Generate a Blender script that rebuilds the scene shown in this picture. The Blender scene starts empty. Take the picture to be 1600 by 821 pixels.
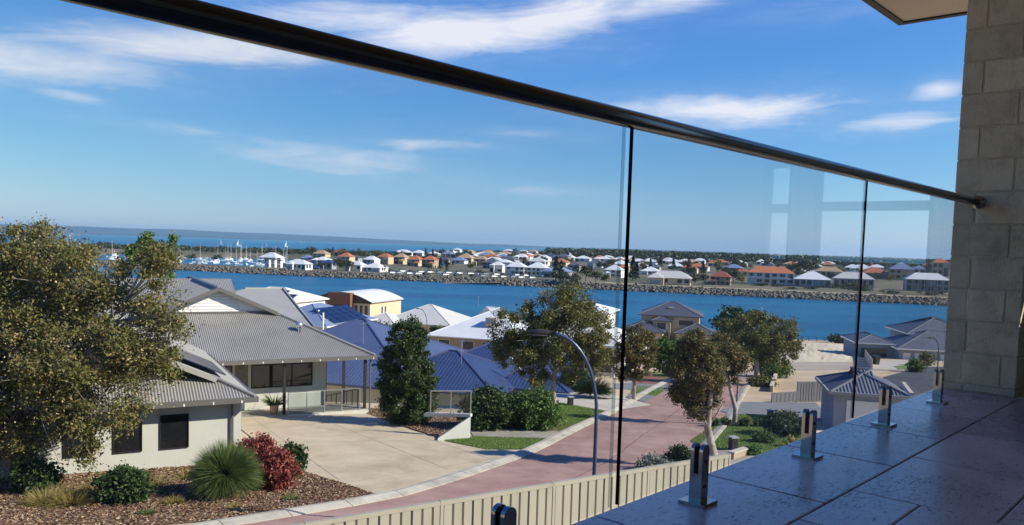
import bpy, math, random
import numpy as np
from mathutils import Vector, Matrix

# ------------------------------------------------------------------ camera, sky, sun, exposure
scn = bpy.context.scene
COL = scn.collection
FPX, PPX, PPY = 1250.0, 800.0, 470.0
PITCH, ROLL = math.radians(3.87), math.radians(1.75)
_F = np.array([0, math.cos(PITCH), -math.sin(PITCH)])
_R0 = np.array([1.0, 0, 0]); _U0 = np.array([0, math.sin(PITCH), math.cos(PITCH)])
_R = _R0 * math.cos(ROLL) + _U0 * math.sin(ROLL)
_U = _U0 * math.cos(ROLL) - _R0 * math.sin(ROLL)
SUN_AZ, SUN_EL = math.radians(-13), math.radians(33)      # azimuth counted from +X

cd = bpy.data.cameras.new('camera'); cam = bpy.data.objects.new('camera', cd); COL.objects.link(cam)
cam.matrix_world = Matrix(((_R[0], _U[0], -_F[0], 0), (_R[1], _U[1], -_F[1], 0), (_R[2], _U[2], -_F[2], 0), (0, 0, 0, 1)))
cd.sensor_width = 36; cd.lens = FPX / 1600 * 36; cd.shift_y = (PPY - 410.5) / 1600
cd.clip_start = 0.05; cd.clip_end = 60000
scn.camera = cam
scn.view_settings.view_transform = 'Standard'; scn.view_settings.look = 'None'
scn.view_settings.exposure = 0.62; scn.view_settings.gamma = 1.0; scn.view_settings.use_curve_mapping = False


def ray(x, y):
    d = _F + _R * (x - PPX) / FPX - _U * (y - PPY) / FPX
    return d / d[1]


def pxy(P):
    P = np.array(P, float); z = P @ _F
    return PPX + FPX * (P @ _R) / z, PPY - FPX * (P @ _U) / z


def onZ(x, y, Z):
    d = ray(x, y); return d * (Z / d[2])


def atY(x, y, Y):
    return ray(x, y) * Y


def gz(x, y):
    return -6.5 - 0.075 * (y - 15)


def G(x, y, dz=0.0):
    d = ray(x, y); t = -5.375 / (d[2] + 0.075); P = d * t
    return np.array([P[0], P[1], P[2] + dz])


def ss(a, b, v):
    t = min(1, max(0, (v - a) / (b - a))); return t * t * (3 - 2 * t)


def shore_d(x, y):
    return (y - 199.6 + 0.317 * x) * 0.953


def ground_z(x, y):
    z = max(gz(x, y), -18.8) - 2.0 * ss(42, 50, y) * ss(2, -3, x)
    s = shore_d(x, y)
    if s > 0: z -= min(s * .8, 6)
    return max(z, -25)


# --- world: Nishita sky with cirrus wisps laid out by compass direction
W = bpy.data.worlds.new('World'); scn.world = W; W.use_nodes = True
nt = W.node_tree; nt.nodes.clear(); L = nt.links


def N(tree, t, **kw):
    n = tree.nodes.new(t)
    for k, v in kw.items(): setattr(n, k, v)
    return n


def MT(tree, op, a, b=None, c=None, clamp=False):
    n = tree.nodes.new('ShaderNodeMath'); n.operation = op; n.use_clamp = clamp
    for i, v in enumerate((a, b, c)):
        if v is None: continue
        if isinstance(v, (int, float)): n.inputs[i].default_value = v
        else: tree.links.new(v, n.inputs[i])
    return n.outputs[0]


sky = N(nt, 'ShaderNodeTexSky', sky_type='NISHITA', sun_disc=False)
sky.sun_elevation = SUN_EL; sky.sun_rotation = math.pi / 2 - SUN_AZ
sky.altitude = 0; sky.air_density = 1.0; sky.dust_density = 0.15; sky.ozone_density = 3.0
# camera-like colour response of the clear sky (whole sky alike): deeper red falloff, fuller blue
spc = N(nt, 'ShaderNodeSeparateColor'); L.new(sky.outputs[0], spc.inputs[0])
hsv = N(nt, 'ShaderNodeCombineColor')
L.new(MT(nt, 'MULTIPLY', MT(nt, 'POWER', MT(nt, 'MULTIPLY', spc.outputs[0], .1), 1.38), 9.2), hsv.inputs[0])
L.new(MT(nt, 'MULTIPLY', spc.outputs[1], .96), hsv.inputs[1])
L.new(MT(nt, 'MULTIPLY', MT(nt, 'POWER', MT(nt, 'MULTIPLY', spc.outputs[2], .1), .45), 9.8), hsv.inputs[2])
tc = N(nt, 'ShaderNodeTexCoord'); sx = N(nt, 'ShaderNodeSeparateXYZ'); L.new(tc.outputs['Generated'], sx.inputs[0])
azN = MT(nt, 'ARCTAN2', sx.outputs[0], sx.outputs[1]); elN = MT(nt, 'ARCSINE', sx.outputs[2])
cmb = N(nt, 'ShaderNodeCombineXYZ')
# streaks climb slightly towards the right
L.new(MT(nt, 'MULTIPLY', azN, 5.0), cmb.inputs[0])
L.new(MT(nt, 'MULTIPLY', MT(nt, 'SUBTRACT', elN, MT(nt, 'MULTIPLY', azN, .06)), 26.0), cmb.inputs[1])
nz = N(nt, 'ShaderNodeTexNoise'); nz.inputs['Scale'].default_value = 1.0; nz.inputs['Detail'].default_value = 9
nz.inputs['Roughness'].default_value = .62; nz.inputs['Distortion'].default_value = 1.1
L.new(cmb.outputs[0], nz.inputs['Vector'])
cmb2 = N(nt, 'ShaderNodeCombineXYZ')
L.new(MT(nt, 'MULTIPLY', azN, 26.0), cmb2.inputs[0]); L.new(MT(nt, 'MULTIPLY', elN, 110.0), cmb2.inputs[1])
nz2 = N(nt, 'ShaderNodeTexNoise'); nz2.inputs['Scale'].default_value = 1.0; nz2.inputs['Detail'].default_value = 6
nz2.inputs['Roughness'].default_value = .6; nz2.inputs['Distortion'].default_value = .6
L.new(cmb2.outputs[0], nz2.inputs['Vector'])


def azel(px, py):
    d = ray(px, py); d = d / np.linalg.norm(d); return math.atan2(d[0], d[1]), math.asin(d[2])


CLOUDS = [  # px, py, half length, half height, tilt (up to the right), strength
    (700, 52, 230, 44, .02, 1.4), (560, 30, 260, 34, .05, 1.15), (330, 74, 320, 38, .10, 1.25), (860, 34, 230, 42, .26, 1.3), (60, 97, 240, 42, .04, 1.2), (1030, 4, 240, 28, .16, 1.1), (820, 84, 60, 12, -.25, .8),
    (1140, 172, 230, 30, .0, 1.3), (1000, 170, 110, 22, .02, 1.0), (1310, 162, 100, 16, -.03, .8), (1465, 142, 50, 20, .1, 1.2), (1420, 186, 110, 20, .05, 1.1),
    (110, 150, 70, 13, -.08, 1.0), (170, 136, 40, 10, .05, .8), (675, 226, 130, 13, 0, .95), (520, 250, 220, 30, -.06, .95), (850, 300, 170, 16, -.03, .75),
    (250, 200, 150, 13, -.06, .65), (1300, 15, 180, 22, .05, .6), (830, 210, 140, 13, -.02, .7)]
tot = None
for (px, py, lx, ly, tilt, st) in CLOUDS:
    a0, e0 = azel(px, py)
    da = MT(nt, 'SUBTRACT', azN, a0); de = MT(nt, 'SUBTRACT', elN, e0)
    tl = tilt - ROLL * .0
    u = MT(nt, 'DIVIDE', da, lx / FPX)
    v = MT(nt, 'DIVIDE', MT(nt, 'SUBTRACT', de, MT(nt, 'MULTIPLY', da, tl)), ly / FPX)
    r2 = MT(nt, 'ADD', MT(nt, 'MULTIPLY', u, u), MT(nt, 'MULTIPLY', v, v))
    g = MT(nt, 'MULTIPLY', MT(nt, 'POWER', 2.718, MT(nt, 'MULTIPLY', r2, -1.1)), st)
    tot = g if tot is None else MT(nt, 'MAXIMUM', tot, g)
mixn = MT(nt, 'ADD', MT(nt, 'MULTIPLY', nz.outputs['Fac'], .8), MT(nt, 'MULTIPLY', nz2.outputs['Fac'], .2))
# inside the named banks the wisps are dense, elsewhere only faint veils
base = MT(nt, 'MULTIPLY', MT(nt, 'SUBTRACT', mixn, .56), 1.1, clamp=True)
thr = MT(nt, 'SUBTRACT', mixn, MT(nt, 'SUBTRACT', .74, MT(nt, 'MULTIPLY', tot, .52)))
dens = MT(nt, 'MULTIPLY', thr, 1.9, clamp=True)
dens = MT(nt, 'MULTIPLY', dens, MT(nt, 'POWER', tot, .4))
dens = MT(nt, 'MAXIMUM', dens, MT(nt, 'MULTIPLY', MT(nt, 'MULTIPLY', tot, .62), MT(nt, 'MULTIPLY', nz.outputs['Fac'], nz2.outputs['Fac'])))
dens = MT(nt, 'MINIMUM', MT(nt, 'ADD', dens, MT(nt, 'MULTIPLY', base, .35)), .9)
dens = MT(nt, 'MULTIPLY', dens, MT(nt, 'MULTIPLY', elN, 14.0, clamp=True))
mx = N(nt, 'ShaderNodeMixRGB'); L.new(dens, mx.inputs['Fac']); L.new(hsv.outputs[0], mx.inputs['Color1'])
mx.inputs['Color2'].default_value = (8.6, 8.7, 9.3, 1)
bg = N(nt, 'ShaderNodeBackground'); bg.inputs['Strength'].default_value = 0.068
L.new(mx.outputs[0], bg.inputs['Color'])
wo = N(nt, 'ShaderNodeOutputWorld'); L.new(bg.outputs[0], wo.inputs['Surface'])

sd = bpy.data.lights.new('sun', 'SUN'); sd.energy = 5.0; sd.angle = math.radians(.5); sd.color = (1, .92, .79)
sun = bpy.data.objects.new('sun', sd); COL.objects.link(sun)
SV = Vector((math.cos(SUN_EL) * math.cos(SUN_AZ), math.cos(SUN_EL) * math.sin(SUN_AZ), math.sin(SUN_EL)))
sun.rotation_euler = SV.to_track_quat('Z', 'Y').to_euler(); sun.location = SV * 60
try:
    scn.cycles.volume_bounces = 0; scn.cycles.transparent_max_bounces = 16; scn.cycles.max_bounces = 8
    scn.cycles.caustics_reflective = False; scn.cycles.caustics_refractive = False
    scn.cycles.use_denoising = True; scn.cycles.sample_clamp_indirect = 6
except Exception: pass

rng = np.random.default_rng(7); random.seed(7)


# ------------------------------------------------------------------ materials
def ramp(tree, fac, stops):
    r = N(tree, 'ShaderNodeValToRGB'); cr = r.color_ramp
    while len(cr.elements) < len(stops): cr.elements.new(.5)
    for e, (p, c) in zip(cr.elements, stops):
        e.position = p; e.color = (*c, 1)
    tree.links.new(fac, r.inputs[0]); return r.outputs[0]


MATS = {}


def mat(name, col, rough=.6, metal=0.0, var=.12, scale=3.0, bump=0.0, bscale=40.0, world=True, col2=None, spec=.5, detail=4, stretch=None, stain=None, rnd=0.0):
    if name in MATS: return MATS[name]
    m = bpy.data.materials.new(name); m.use_nodes = True; t = m.node_tree; b = t.nodes['Principled BSDF']
    b.inputs['Roughness'].default_value = rough; b.inputs['Metallic'].default_value = metal
    b.inputs['Specular IOR Level'].default_value = spec
    vec = N(t, 'ShaderNodeNewGeometry').outputs['Position'] if world else N(t, 'ShaderNodeTexCoord').outputs['Object']
    if stretch:
        mp = N(t, 'ShaderNodeMapping'); mp.inputs['Scale'].default_value = stretch; t.links.new(vec, mp.inputs[0]); vec = mp.outputs[0]
    nzz = N(t, 'ShaderNodeTexNoise'); nzz.inputs['Scale'].default_value = scale; nzz.inputs['Detail'].default_value = detail
    nzz.inputs['Roughness'].default_value = .65
    t.links.new(vec, nzz.inputs['Vector'])
    c = np.array(col); c2 = np.array(col2) if col2 else None
    if c2 is None: st = [(.3, tuple(c * (1 - var))), (.7, tuple(np.minimum(c * (1 + var), .9)))]
    else: st = [(.38, tuple(c)), (.62, tuple(c2))]
    cout = ramp(t, nzz.outputs['Fac'], st)
    if stain:
        mps = N(t, 'ShaderNodeMapping'); mps.inputs['Scale'].default_value = stain[2] if len(stain) > 2 else (1, 1, 1); mps.inputs['Location'].default_value = (13.7, 5.1, 2.2); t.links.new(vec, mps.inputs[0])
        ns = N(t, 'ShaderNodeTexNoise'); ns.inputs['Scale'].default_value = stain[0]; ns.inputs['Detail'].default_value = 7; ns.inputs['Roughness'].default_value = .7; ns.inputs['Distortion'].default_value = .5
        t.links.new(mps.outputs[0], ns.inputs['Vector'])
        k_ = ramp(t, ns.outputs['Fac'], [(.34, (1 - stain[1],) * 3), (.5, (1, 1, 1)), (.72, (1 + stain[1] * .35,) * 3)])
        mu = N(t, 'ShaderNodeMixRGB', blend_type='MULTIPLY'); mu.inputs[0].default_value = 1; t.links.new(cout, mu.inputs[1]); t.links.new(k_, mu.inputs[2]); cout = mu.outputs[0]
    if rnd:
        oi = N(t, 'ShaderNodeObjectInfo'); hv = N(t, 'ShaderNodeHueSaturation'); t.links.new(cout, hv.inputs['Color'])
        t.links.new(MT(t, 'ADD', 1 - rnd, MT(t, 'MULTIPLY', oi.outputs['Random'], rnd * 2)), hv.inputs['Value']); cout = hv.outputs[0]
    t.links.new(cout, b.inputs['Base Color'])
    if bump:
        n2 = N(t, 'ShaderNodeTexNoise'); n2.inputs['Scale'].default_value = bscale; n2.inputs['Detail'].default_value = 5
        t.links.new(vec, n2.inputs['Vector'])
        bp = N(t, 'ShaderNodeBump'); bp.inputs['Strength'].default_value = bump; bp.inputs['Distance'].default_value = .02
        t.links.new(n2.outputs['Fac'], bp.inputs['Height']); t.links.new(bp.outputs[0], b.inputs['Normal'])
    MATS[name] = m; return m


def leafmat(name, stops, rough=.55, trans=.25, spec=.3):
    if name in MATS: return MATS[name]
    m = bpy.data.materials.new(name); m.use_nodes = True; t = m.node_tree; b = t.nodes['Principled BSDF']
    g = N(t, 'ShaderNodeNewGeometry'); c = ramp(t, g.outputs['Random Per Island'], stops)
    t.links.new(c, b.inputs['Base Color']); b.inputs['Roughness'].default_value = rough; b.inputs['Specular IOR Level'].default_value = spec
    tr = N(t, 'ShaderNodeBsdfTranslucent'); t.links.new(c, tr.inputs['Color'])
    ms = N(t, 'ShaderNodeMixShader'); ms.inputs[0].default_value = trans
    t.links.new(b.outputs[0], ms.inputs[1]); t.links.new(tr.outputs[0], ms.inputs[2])
    t.links.new(ms.outputs[0], t.nodes['Material Output'].inputs['Surface']); MATS[name] = m; return m


def glassmat(name, tint=(.95, .975, .975), rough=0.0, ior=1.5, boost=1.0):
    if name in MATS: return MATS[name]
    m = bpy.data.materials.new(name); m.use_nodes = True; t = m.node_tree; t.nodes.remove(t.nodes['Principled BSDF'])
    a = N(t, 'ShaderNodeBsdfTransparent'); a.inputs[0].default_value = (*tint, 1)
    gl = N(t, 'ShaderNodeBsdfGlossy'); gl.inputs['Roughness'].default_value = rough; gl.inputs['Color'].default_value = (1, 1, 1, 1)
    fr = N(t, 'ShaderNodeFresnel'); fr.inputs['IOR'].default_value = ior
    bf = N(t, 'ShaderNodeNewGeometry').outputs['Backfacing']      # count the mirror image once, at the face the ray enters
    ms = N(t, 'ShaderNodeMixShader'); t.links.new(MT(t, 'MULTIPLY', MT(t, 'MULTIPLY', fr.outputs[0], MT(t, 'SUBTRACT', 1.0, bf)), boost), ms.inputs[0])
    t.links.new(a.outputs[0], ms.inputs[1]); t.links.new(gl.outputs[0], ms.inputs[2])
    t.links.new(ms.outputs[0], t.nodes['Material Output'].inputs['Surface']); MATS[name] = m; return m


# setting
M_SAND = mat('dry_sand', (.42, .315, .19), .95, var=.2, scale=.25, bump=.6, bscale=3, col2=(.54, .425, .28), detail=8, stain=(.05, .25))
M_PSAND = mat('pale_sand', (.55, .455, .315), .95, var=.12, scale=.6, bump=.8, bscale=1.5, detail=7, col2=(.64, .545, .40))
M_ROAD = mat('red_asphalt', (.285, .165, .13), .85, scale=.7, bump=.25, bscale=60, col2=(.385, .245, .195), detail=9, stain=(.35, .28, (1, .35, 1)))
M_KERB = mat('kerb_concrete', (.44, .40, .32), .85, var=.1, scale=1.5, bump=.2, bscale=30, detail=8, stain=(1.2, .3), rnd=.06)
M_DRIVE = mat('exposed_aggregate', (.47, .38, .25), .85, scale=.9, bump=.4, bscale=90, col2=(.55, .455, .31), detail=10, stain=(.45, .2))
M_DRIVE2 = mat('grey_aggregate', (.27, .245, .20), .85, scale=1.2, bump=.4, bscale=80, col2=(.33, .30, .25), detail=9, stain=(.6, .25))
M_CREAM = mat('cream_concrete', (.50, .455, .37), .85, scale=1.0, var=.08, bump=.2, bscale=50, detail=8, stain=(.5, .2))
M_GREY = mat('grey_paving', (.19, .19, .19), .8, scale=1.0, var=.15, bump=.2, bscale=50, detail=8)
M_ASPH = mat('asphalt_and_shade', (.055, .06, .07), .85, scale=1.0, var=.2, bump=.2, bscale=50)  # road seam, and a driveway whose shade is in this dark tone
M_MULCH = mat('mulch_soil', (.10, .055, .03), .95, scale=2.2, bump=1.0, bscale=35, col2=(.24, .165, .10), detail=9)
M_LAWN = mat('lawn_turf', (.11, .185, .04), .9, scale=1.6, bump=1.0, bscale=120, col2=(.19, .235, .07), detail=9)
M_SROAD = mat('dusty_pink_seal', (.36, .285, .22), .9, scale=.4, col2=(.43, .35, .275), detail=8)
M_PAVE = mat('red_paving', (.21, .09, .06), .85, scale=2, var=.15)
M_FARLAND = mat('far_sandy_ground', (.17, .14, .09), .95, scale=.03, col2=(.055, .065, .028), detail=9)
M_BANK = mat('dry_bank_grass', (.26, .20, .115), .95, scale=.06, col2=(.40, .32, .20), detail=8)
M_HILL = mat('scarp_slopes', (.02, .032, .022), .95, scale=.0006, col2=(.06, .06, .04), detail=8)
M_ROCK = mat('limestone_rock', (.085, .078, .065), .9, scale=.9, col2=(.22, .195, .155), detail=6, bump=.6, bscale=2, stain=(.12, .3))

# buildings
M_CORR = mat('grey_corrugated_steel', (.35, .335, .30), .42, .25, var=.06, scale=.5, detail=8, stain=(.7, .12, (1, 1, .3)))
M_CORR2 = mat('pale_grey_steel', (.37, .355, .315), .5, .15, var=.05, scale=.4, detail=8, stain=(.3, .12))
M_TRIM = mat('grey_trim', (.14, .13, .115), .5, .1, var=.05)
M_DTRIM = mat('charcoal_trim', (.03, .028, .026), .55, .0, var=.1, spec=.25)
M_REND = mat('pale_render', (.53, .525, .465), .85, var=.04, scale=1.0, bump=.1, bscale=60, detail=8, stain=(.8, .10, (1, 1, .35)))
M_WHITE = mat('white_paint', (.78, .77, .74), .6, var=.04)
M_WIN = mat('dark_window_glass', (.012, .013, .015), .04, var=.2, spec=.8)
M_WIN2 = mat('far_window_glass', (.045, .05, .06), .1, var=.2)
M_BLUE = mat('lavender_blue_roof', (.085, .118, .215), .38, .1, var=.05, scale=.6, detail=6, stain=(.5, .12))
M_BLUE2 = mat('deep_blue_roof', (.045, .07, .15), .3, .1, var=.06, scale=.6, detail=6, stain=(.5, .14))
M_BLUECAP = mat('blue_ridge_cap', (.07, .085, .17), .3, .1, var=.05)
M_LBLUE = mat('slate_blue_roof', (.20, .26, .38), .45, .1, var=.05)
M_WROOF = mat('off_white_roof', (.68, .69, .68), .5, .0, var=.04, scale=.5, detail=7, stain=(.25, .10))
M_WROOF2 = mat('pale_stone_roof', (.56, .54, .49), .5, .0, var=.04, scale=.5, detail=7)
M_CHAR = mat('charcoal_roof', (.085, .092, .11), .5, .1, var=.08)
M_CHAR2 = mat('weathered_grey_roof', (.105, .12, .155), .6, .1, var=.08, stain=(1.2, .3))
M_TERRA = mat('terracotta_roof', (.42, .14, .055), .75, var=.15, scale=.3, rnd=.12)
M_TERRA2 = mat('dark_red_roof', (.26, .075, .05), .75, var=.15, scale=.3)
M_TAN = mat('tan_roof', (.42, .28, .16), .75, var=.12, scale=.3)
M_FCREAM = mat('far_cream_wall', (.55, .44, .29), .85, var=.1, scale=.1)
M_FWHITE = mat('far_white_wall', (.70, .68, .63), .8, var=.05, scale=.1, rnd=.12)
M_FTAN = mat('far_tan_wall', (.38, .29, .19), .85, var=.1, scale=.1)
M_FGREY = mat('far_grey_wall', (.30, .31, .33), .8, var=.1, scale=.1)
M_BGREY = mat('blue_grey_render', (.27, .31, .37), .85, var=.06, scale=.5)
M_BRICKW = mat('cream_brick_wall', (.62, .48, .32), .85, var=.06, scale=.5, bump=.3, bscale=20)
M_BROWN = mat('rust_brown_cladding', (.20, .085, .05), .75, var=.12, scale=.8)
M_DBROWN = mat('dark_brown_fascia', (.055, .032, .022), .7, var=.1)
M_SOLAR = mat('solar_cells', (.012, .016, .045), .12, var=.2, spec=.8)
M_ALU = mat('aluminium', (.55, .56, .58), .35, .8, var=.05)
M_FENCE = mat('cream_steel_fence', (.365, .34, .27), .5, .05, var=.04, scale=2.0, detail=7, stain=(1.5, .14, (1, 1, .25)), rnd=.03)
M_FENCED = mat('grey_steel_fence', (.17, .165, .165), .5, .05, var=.06)
M_LAMP = mat('blue_painted_steel', (.055, .075, .15), .3, .3, var=.06)
M_LENS = mat('lamp_lens', (.5, .5, .5), .2, var=.02)
M_BLACK = mat('black_plastic', (.02, .021, .023), .4, var=.1)
M_POT = mat('terracotta_pot', (.50, .33, .20), .8, var=.1)
M_DARKLAND = mat('dark_stone_art', (.14, .135, .12), .8, var=.4, scale=4)

# balcony
M_CHROME = mat('polished_steel', (.36, .345, .34), .09, 1.0, var=.02)
M_RAIL = mat('dark_satin_steel', (.10, .095, .095), .14, 1.0, var=.04)
M_GEDGE = mat('dark_glass_edge', (.004, .004, .006), .7, var=.1, spec=.05)
M_GEDGE2 = glassmat('grey_glass_edge', (.72, .78, .80))
M_BLOCK = mat('sandy_masonry_block', (.56, .485, .36), .9, var=.1, scale=6, bump=.45, bscale=110, detail=9, stain=(7, .25), rnd=.09)
M_MORT = mat('mortar', (.47, .405, .30), .95, var=.1, scale=8, bump=.4, bscale=120)
M_SOFF = mat('soffit_panel', (.46, .42, .36), .8, var=.03)
M_GLASS = glassmat('clear_glass', (.955, .968, .972), boost=1.25)
M_GLASSF = glassmat('fence_glass', (.80, .84, .85))
M_GROUT = mat('grout', (.075, .068, .075), .9, var=.1)


def travertine():
    m = bpy.data.materials.new('travertine'); m.use_nodes = True; t = m.node_tree; b = t.nodes['Principled BSDF']
    pos = N(t, 'ShaderNodeNewGeometry').outputs['Position']
    mp = N(t, 'ShaderNodeMapping'); mp.inputs['Rotation'].default_value = (0, 0, math.radians(-47)); t.links.new(pos, mp.inputs[0])
    oi = N(t, 'ShaderNodeObjectInfo')
    n1 = N(t, 'ShaderNodeTexNoise'); n1.inputs['Scale'].default_value = 5; n1.inputs['Detail'].default_value = 9; n1.inputs['Roughness'].default_value = .7
    t.links.new(mp.outputs[0], n1.inputs['Vector'])
    mp2 = N(t, 'ShaderNodeMapping'); mp2.inputs['Scale'].default_value = (45, 85, 40); t.links.new(mp.outputs[0], mp2.inputs[0])
    n2 = N(t, 'ShaderNodeTexNoise'); n2.inputs['Scale'].default_value = 1; n2.inputs['Detail'].default_value = 5; n2.inputs['Roughness'].default_value = .6; n2.inputs['Distortion'].default_value = .8
    t.links.new(mp2.outputs[0], n2.inputs['Vector'])
    n3 = N(t, 'ShaderNodeTexNoise'); n3.inputs['Scale'].default_value = 2.2; n3.inputs['Detail'].default_value = 3; t.links.new(pos, n3.inputs['Vector'])
    pit = MT(t, 'MULTIPLY', MT(t, 'SUBTRACT', MT(t, 'ADD', n2.outputs['Fac'], MT(t, 'MULTIPLY', n3.outputs['Fac'], .30)), .70), 8, clamp=True)
    c1 = ramp(t, MT(t, 'ADD', MT(t, 'MULTIPLY', n1.outputs['Fac'], .8), MT(t, 'MULTIPLY', MT(t, 'SUBTRACT', oi.outputs['Random'], .5), .22)),
              [(.30, (.36, .25, .29)), (.48, (.58, .44, .46)), (.66, (.76, .62, .62))])
    mxx = N(t, 'ShaderNodeMixRGB'); t.links.new(MT(t, 'MULTIPLY', pit, .75), mxx.inputs[0]); t.links.new(c1, mxx.inputs[1]); mxx.inputs[2].default_value = (.035, .028, .04, 1)
    t.links.new(mxx.outputs[0], b.inputs['Base Color'])
    t.links.new(MT(t, 'ADD', MT(t, 'MULTIPLY', n1.outputs['Fac'], .35), MT(t, 'ADD', .20, MT(t, 'MULTIPLY', pit, .4))), b.inputs['Roughness'])
    b.inputs['Specular IOR Level'].default_value = .5; b.inputs['Coat Weight'].default_value = .7; b.inputs['Coat Roughness'].default_value = .22
    bp = N(t, 'ShaderNodeBump'); bp.inputs['Strength'].default_value = .5; bp.inputs['Distance'].default_value = .004
    t.links.new(MT(t, 'SUBTRACT', MT(t, 'MULTIPLY', n1.outputs['Fac'], .35), pit), bp.inputs['Height']); t.links.new(bp.outputs[0], b.inputs['Normal'])
    return m


M_TRAV = travertine()


def watermat():
    m = bpy.data.materials.new('channel_water'); m.use_nodes = True; t = m.node_tree; b = t.nodes['Principled BSDF']
    pos = N(t, 'ShaderNodeNewGeometry').outputs['Position']
    sp = N(t, 'ShaderNodeSeparateXYZ'); t.links.new(pos, sp.inputs[0])
    n0 = N(t, 'ShaderNodeTexNoise'); n0.inputs['Scale'].default_value = .012; n0.inputs['Detail'].default_value = 4; t.links.new(pos, n0.inputs['Vector'])
    # shallow sandbanks show greener out in the estuary; the dredged channel is deeper blue
    shallow = MT(t, 'MULTIPLY', MT(t, 'SUBTRACT', sp.outputs[1], 2600.0), 1 / 2500.0, clamp=True)
    n5 = N(t, 'ShaderNodeTexNoise'); n5.inputs['Scale'].default_value = .0006; n5.inputs['Detail'].default_value = 3; t.links.new(pos, n5.inputs['Vector'])
    shallow = MT(t, 'MULTIPLY', shallow, MT(t, 'ADD', .5, n5.outputs['Fac']), clamp=True)
    mpw = N(t, 'ShaderNodeMapping'); mpw.inputs['Scale'].default_value = (.35, 2.2, 1); mpw.inputs['Rotation'].default_value = (0, 0, .3); t.links.new(pos, mpw.inputs[0]); t.links.new(mpw.outputs[0], n0.inputs['Vector']); n0.inputs['Roughness'].default_value = .7; n0.inputs['Detail'].default_value = 8
    c0 = ramp(t, n0.outputs['Fac'], [(.34, (.002, .070, .185)), (.66, (.010, .175, .31))])
    mm = N(t, 'ShaderNodeMixRGB'); t.links.new(shallow, mm.inputs[0]); t.links.new(c0, mm.inputs[1]); mm.inputs[2].default_value = (.006, .15, .23, 1)
    t.links.new(mm.outputs[0], b.inputs['Base Color'])
    b.inputs['Roughness'].default_value = .3; b.inputs['IOR'].default_value = 1.33; b.inputs['Specular IOR Level'].default_value = .2
    mp = N(t, 'ShaderNodeMapping'); mp.inputs['Scale'].default_value = (.16, .5, 1); mp.inputs['Rotation'].default_value = (0, 0, .3); t.links.new(pos, mp.inputs[0])
    n1 = N(t, 'ShaderNodeTexNoise'); n1.inputs['Scale'].default_value = 1.0; n1.inputs['Detail'].default_value = 6; n1.inputs['Roughness'].default_value = .65; t.links.new(mp.outputs[0], n1.inputs['Vector'])
    bp = N(t, 'ShaderNodeBump'); bp.inputs['Strength'].default_value = 1.0; bp.inputs['Distance'].default_value = 1.3
    t.links.new(n1.outputs['Fac'], bp.inputs['Height']); t.links.new(bp.outputs[0], b.inputs['Normal'])
    return m


M_WATER = watermat()

# foliage
LF_BANK = leafmat('olive_banksia_leaf', [(0, (0.093, 0.112, 0.028)), (.45, (0.150, 0.152, 0.045)), (.8, (0.215, 0.178, 0.058)), (.93, (0.272, 0.178, 0.064)), (1, (0.129, 0.152, 0.045))])
LF_FLOW = leafmat('pale_seed_cluster', [(0, (.42, .32, .15)), (.6, (.52, .43, .23)), (1, (.30, .20, .09))], trans=.15)
LF_TUART = leafmat('olive_gum_leaf', [(0, (0.077, 0.101, 0.025)), (.5, (0.145, 0.159, 0.043)), (.85, (0.232, 0.204, 0.062)), (1, (0.290, 0.165, 0.057))])
LF_DARKG = leafmat('dark_glossy_leaf', [(0, (0.022, 0.048, 0.014)), (.6, (0.042, 0.077, 0.021)), (1, (0.084, 0.126, 0.036))], rough=.55, spec=.25, trans=.15)
LF_BROWN = leafmat('brown_tinged_gum_leaf', [(0, (0.078, 0.094, 0.029)), (.5, (0.124, 0.124, 0.039)), (.8, (0.195, 0.137, 0.047)), (1, (0.260, 0.143, 0.046))])
LF_GREEN = leafmat('fresh_green_leaf', [(0, (0.043, 0.101, 0.021)), (.6, (0.086, 0.166, 0.031)), (1, (0.159, 0.223, 0.057))])
LF_RED = leafmat('red_shrub_leaf', [(0, (.14, .025, .02)), (.5, (.27, .06, .045)), (.85, (.38, .12, .09)), (1, (.10, .05, .02))])
LF_SILV = leafmat('silver_leaf', [(0, (.16, .19, .15)), (1, (.32, .34, .27))])
LF_GOLD = leafmat('golden_grass_blade', [(0, (0.149, 0.138, 0.034)), (.5, (0.287, 0.230, 0.069)), (1, (0.460, 0.356, 0.138))])
LF_STRAP = leafmat('grass_tree_blade', [(0, (0.042, 0.091, 0.027)), (.6, (0.104, 0.162, 0.042)), (1, (0.247, 0.275, 0.085))])
LF_FAR = leafmat('far_scrub_leaf', [(0, (0.021, 0.034, 0.012)), (.5, (0.046, 0.058, 0.019)), (1, (0.091, 0.094, 0.033))], trans=.1)
LF_PINE = leafmat('far_pine_leaf', [(0, (.010, .020, .010)), (1, (.028, .040, .018))], trans=.1)
LF_TURF = leafmat('turf_blade', [(0, (0.100, 0.188, 0.031)), (.6, (0.175, 0.263, 0.056)), (1, (0.300, 0.338, 0.112))])
LF_CHIP = leafmat('bark_chip', [(0, (.075, .035, .018)), (.45, (.17, .085, .045)), (.8, (.31, .21, .13)), (1, (.46, .37, .26))], trans=0.0, rough=.9)
BARK_P = mat('pale_bark', (.46, .41, .35), .85, scale=3, col2=(.24, .19, .15), bump=.8, bscale=14, detail=8)
BARK_D = mat('dark_bark', (.13, .10, .075), .9, scale=4, var=.35, bump=.8, bscale=14)


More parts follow.
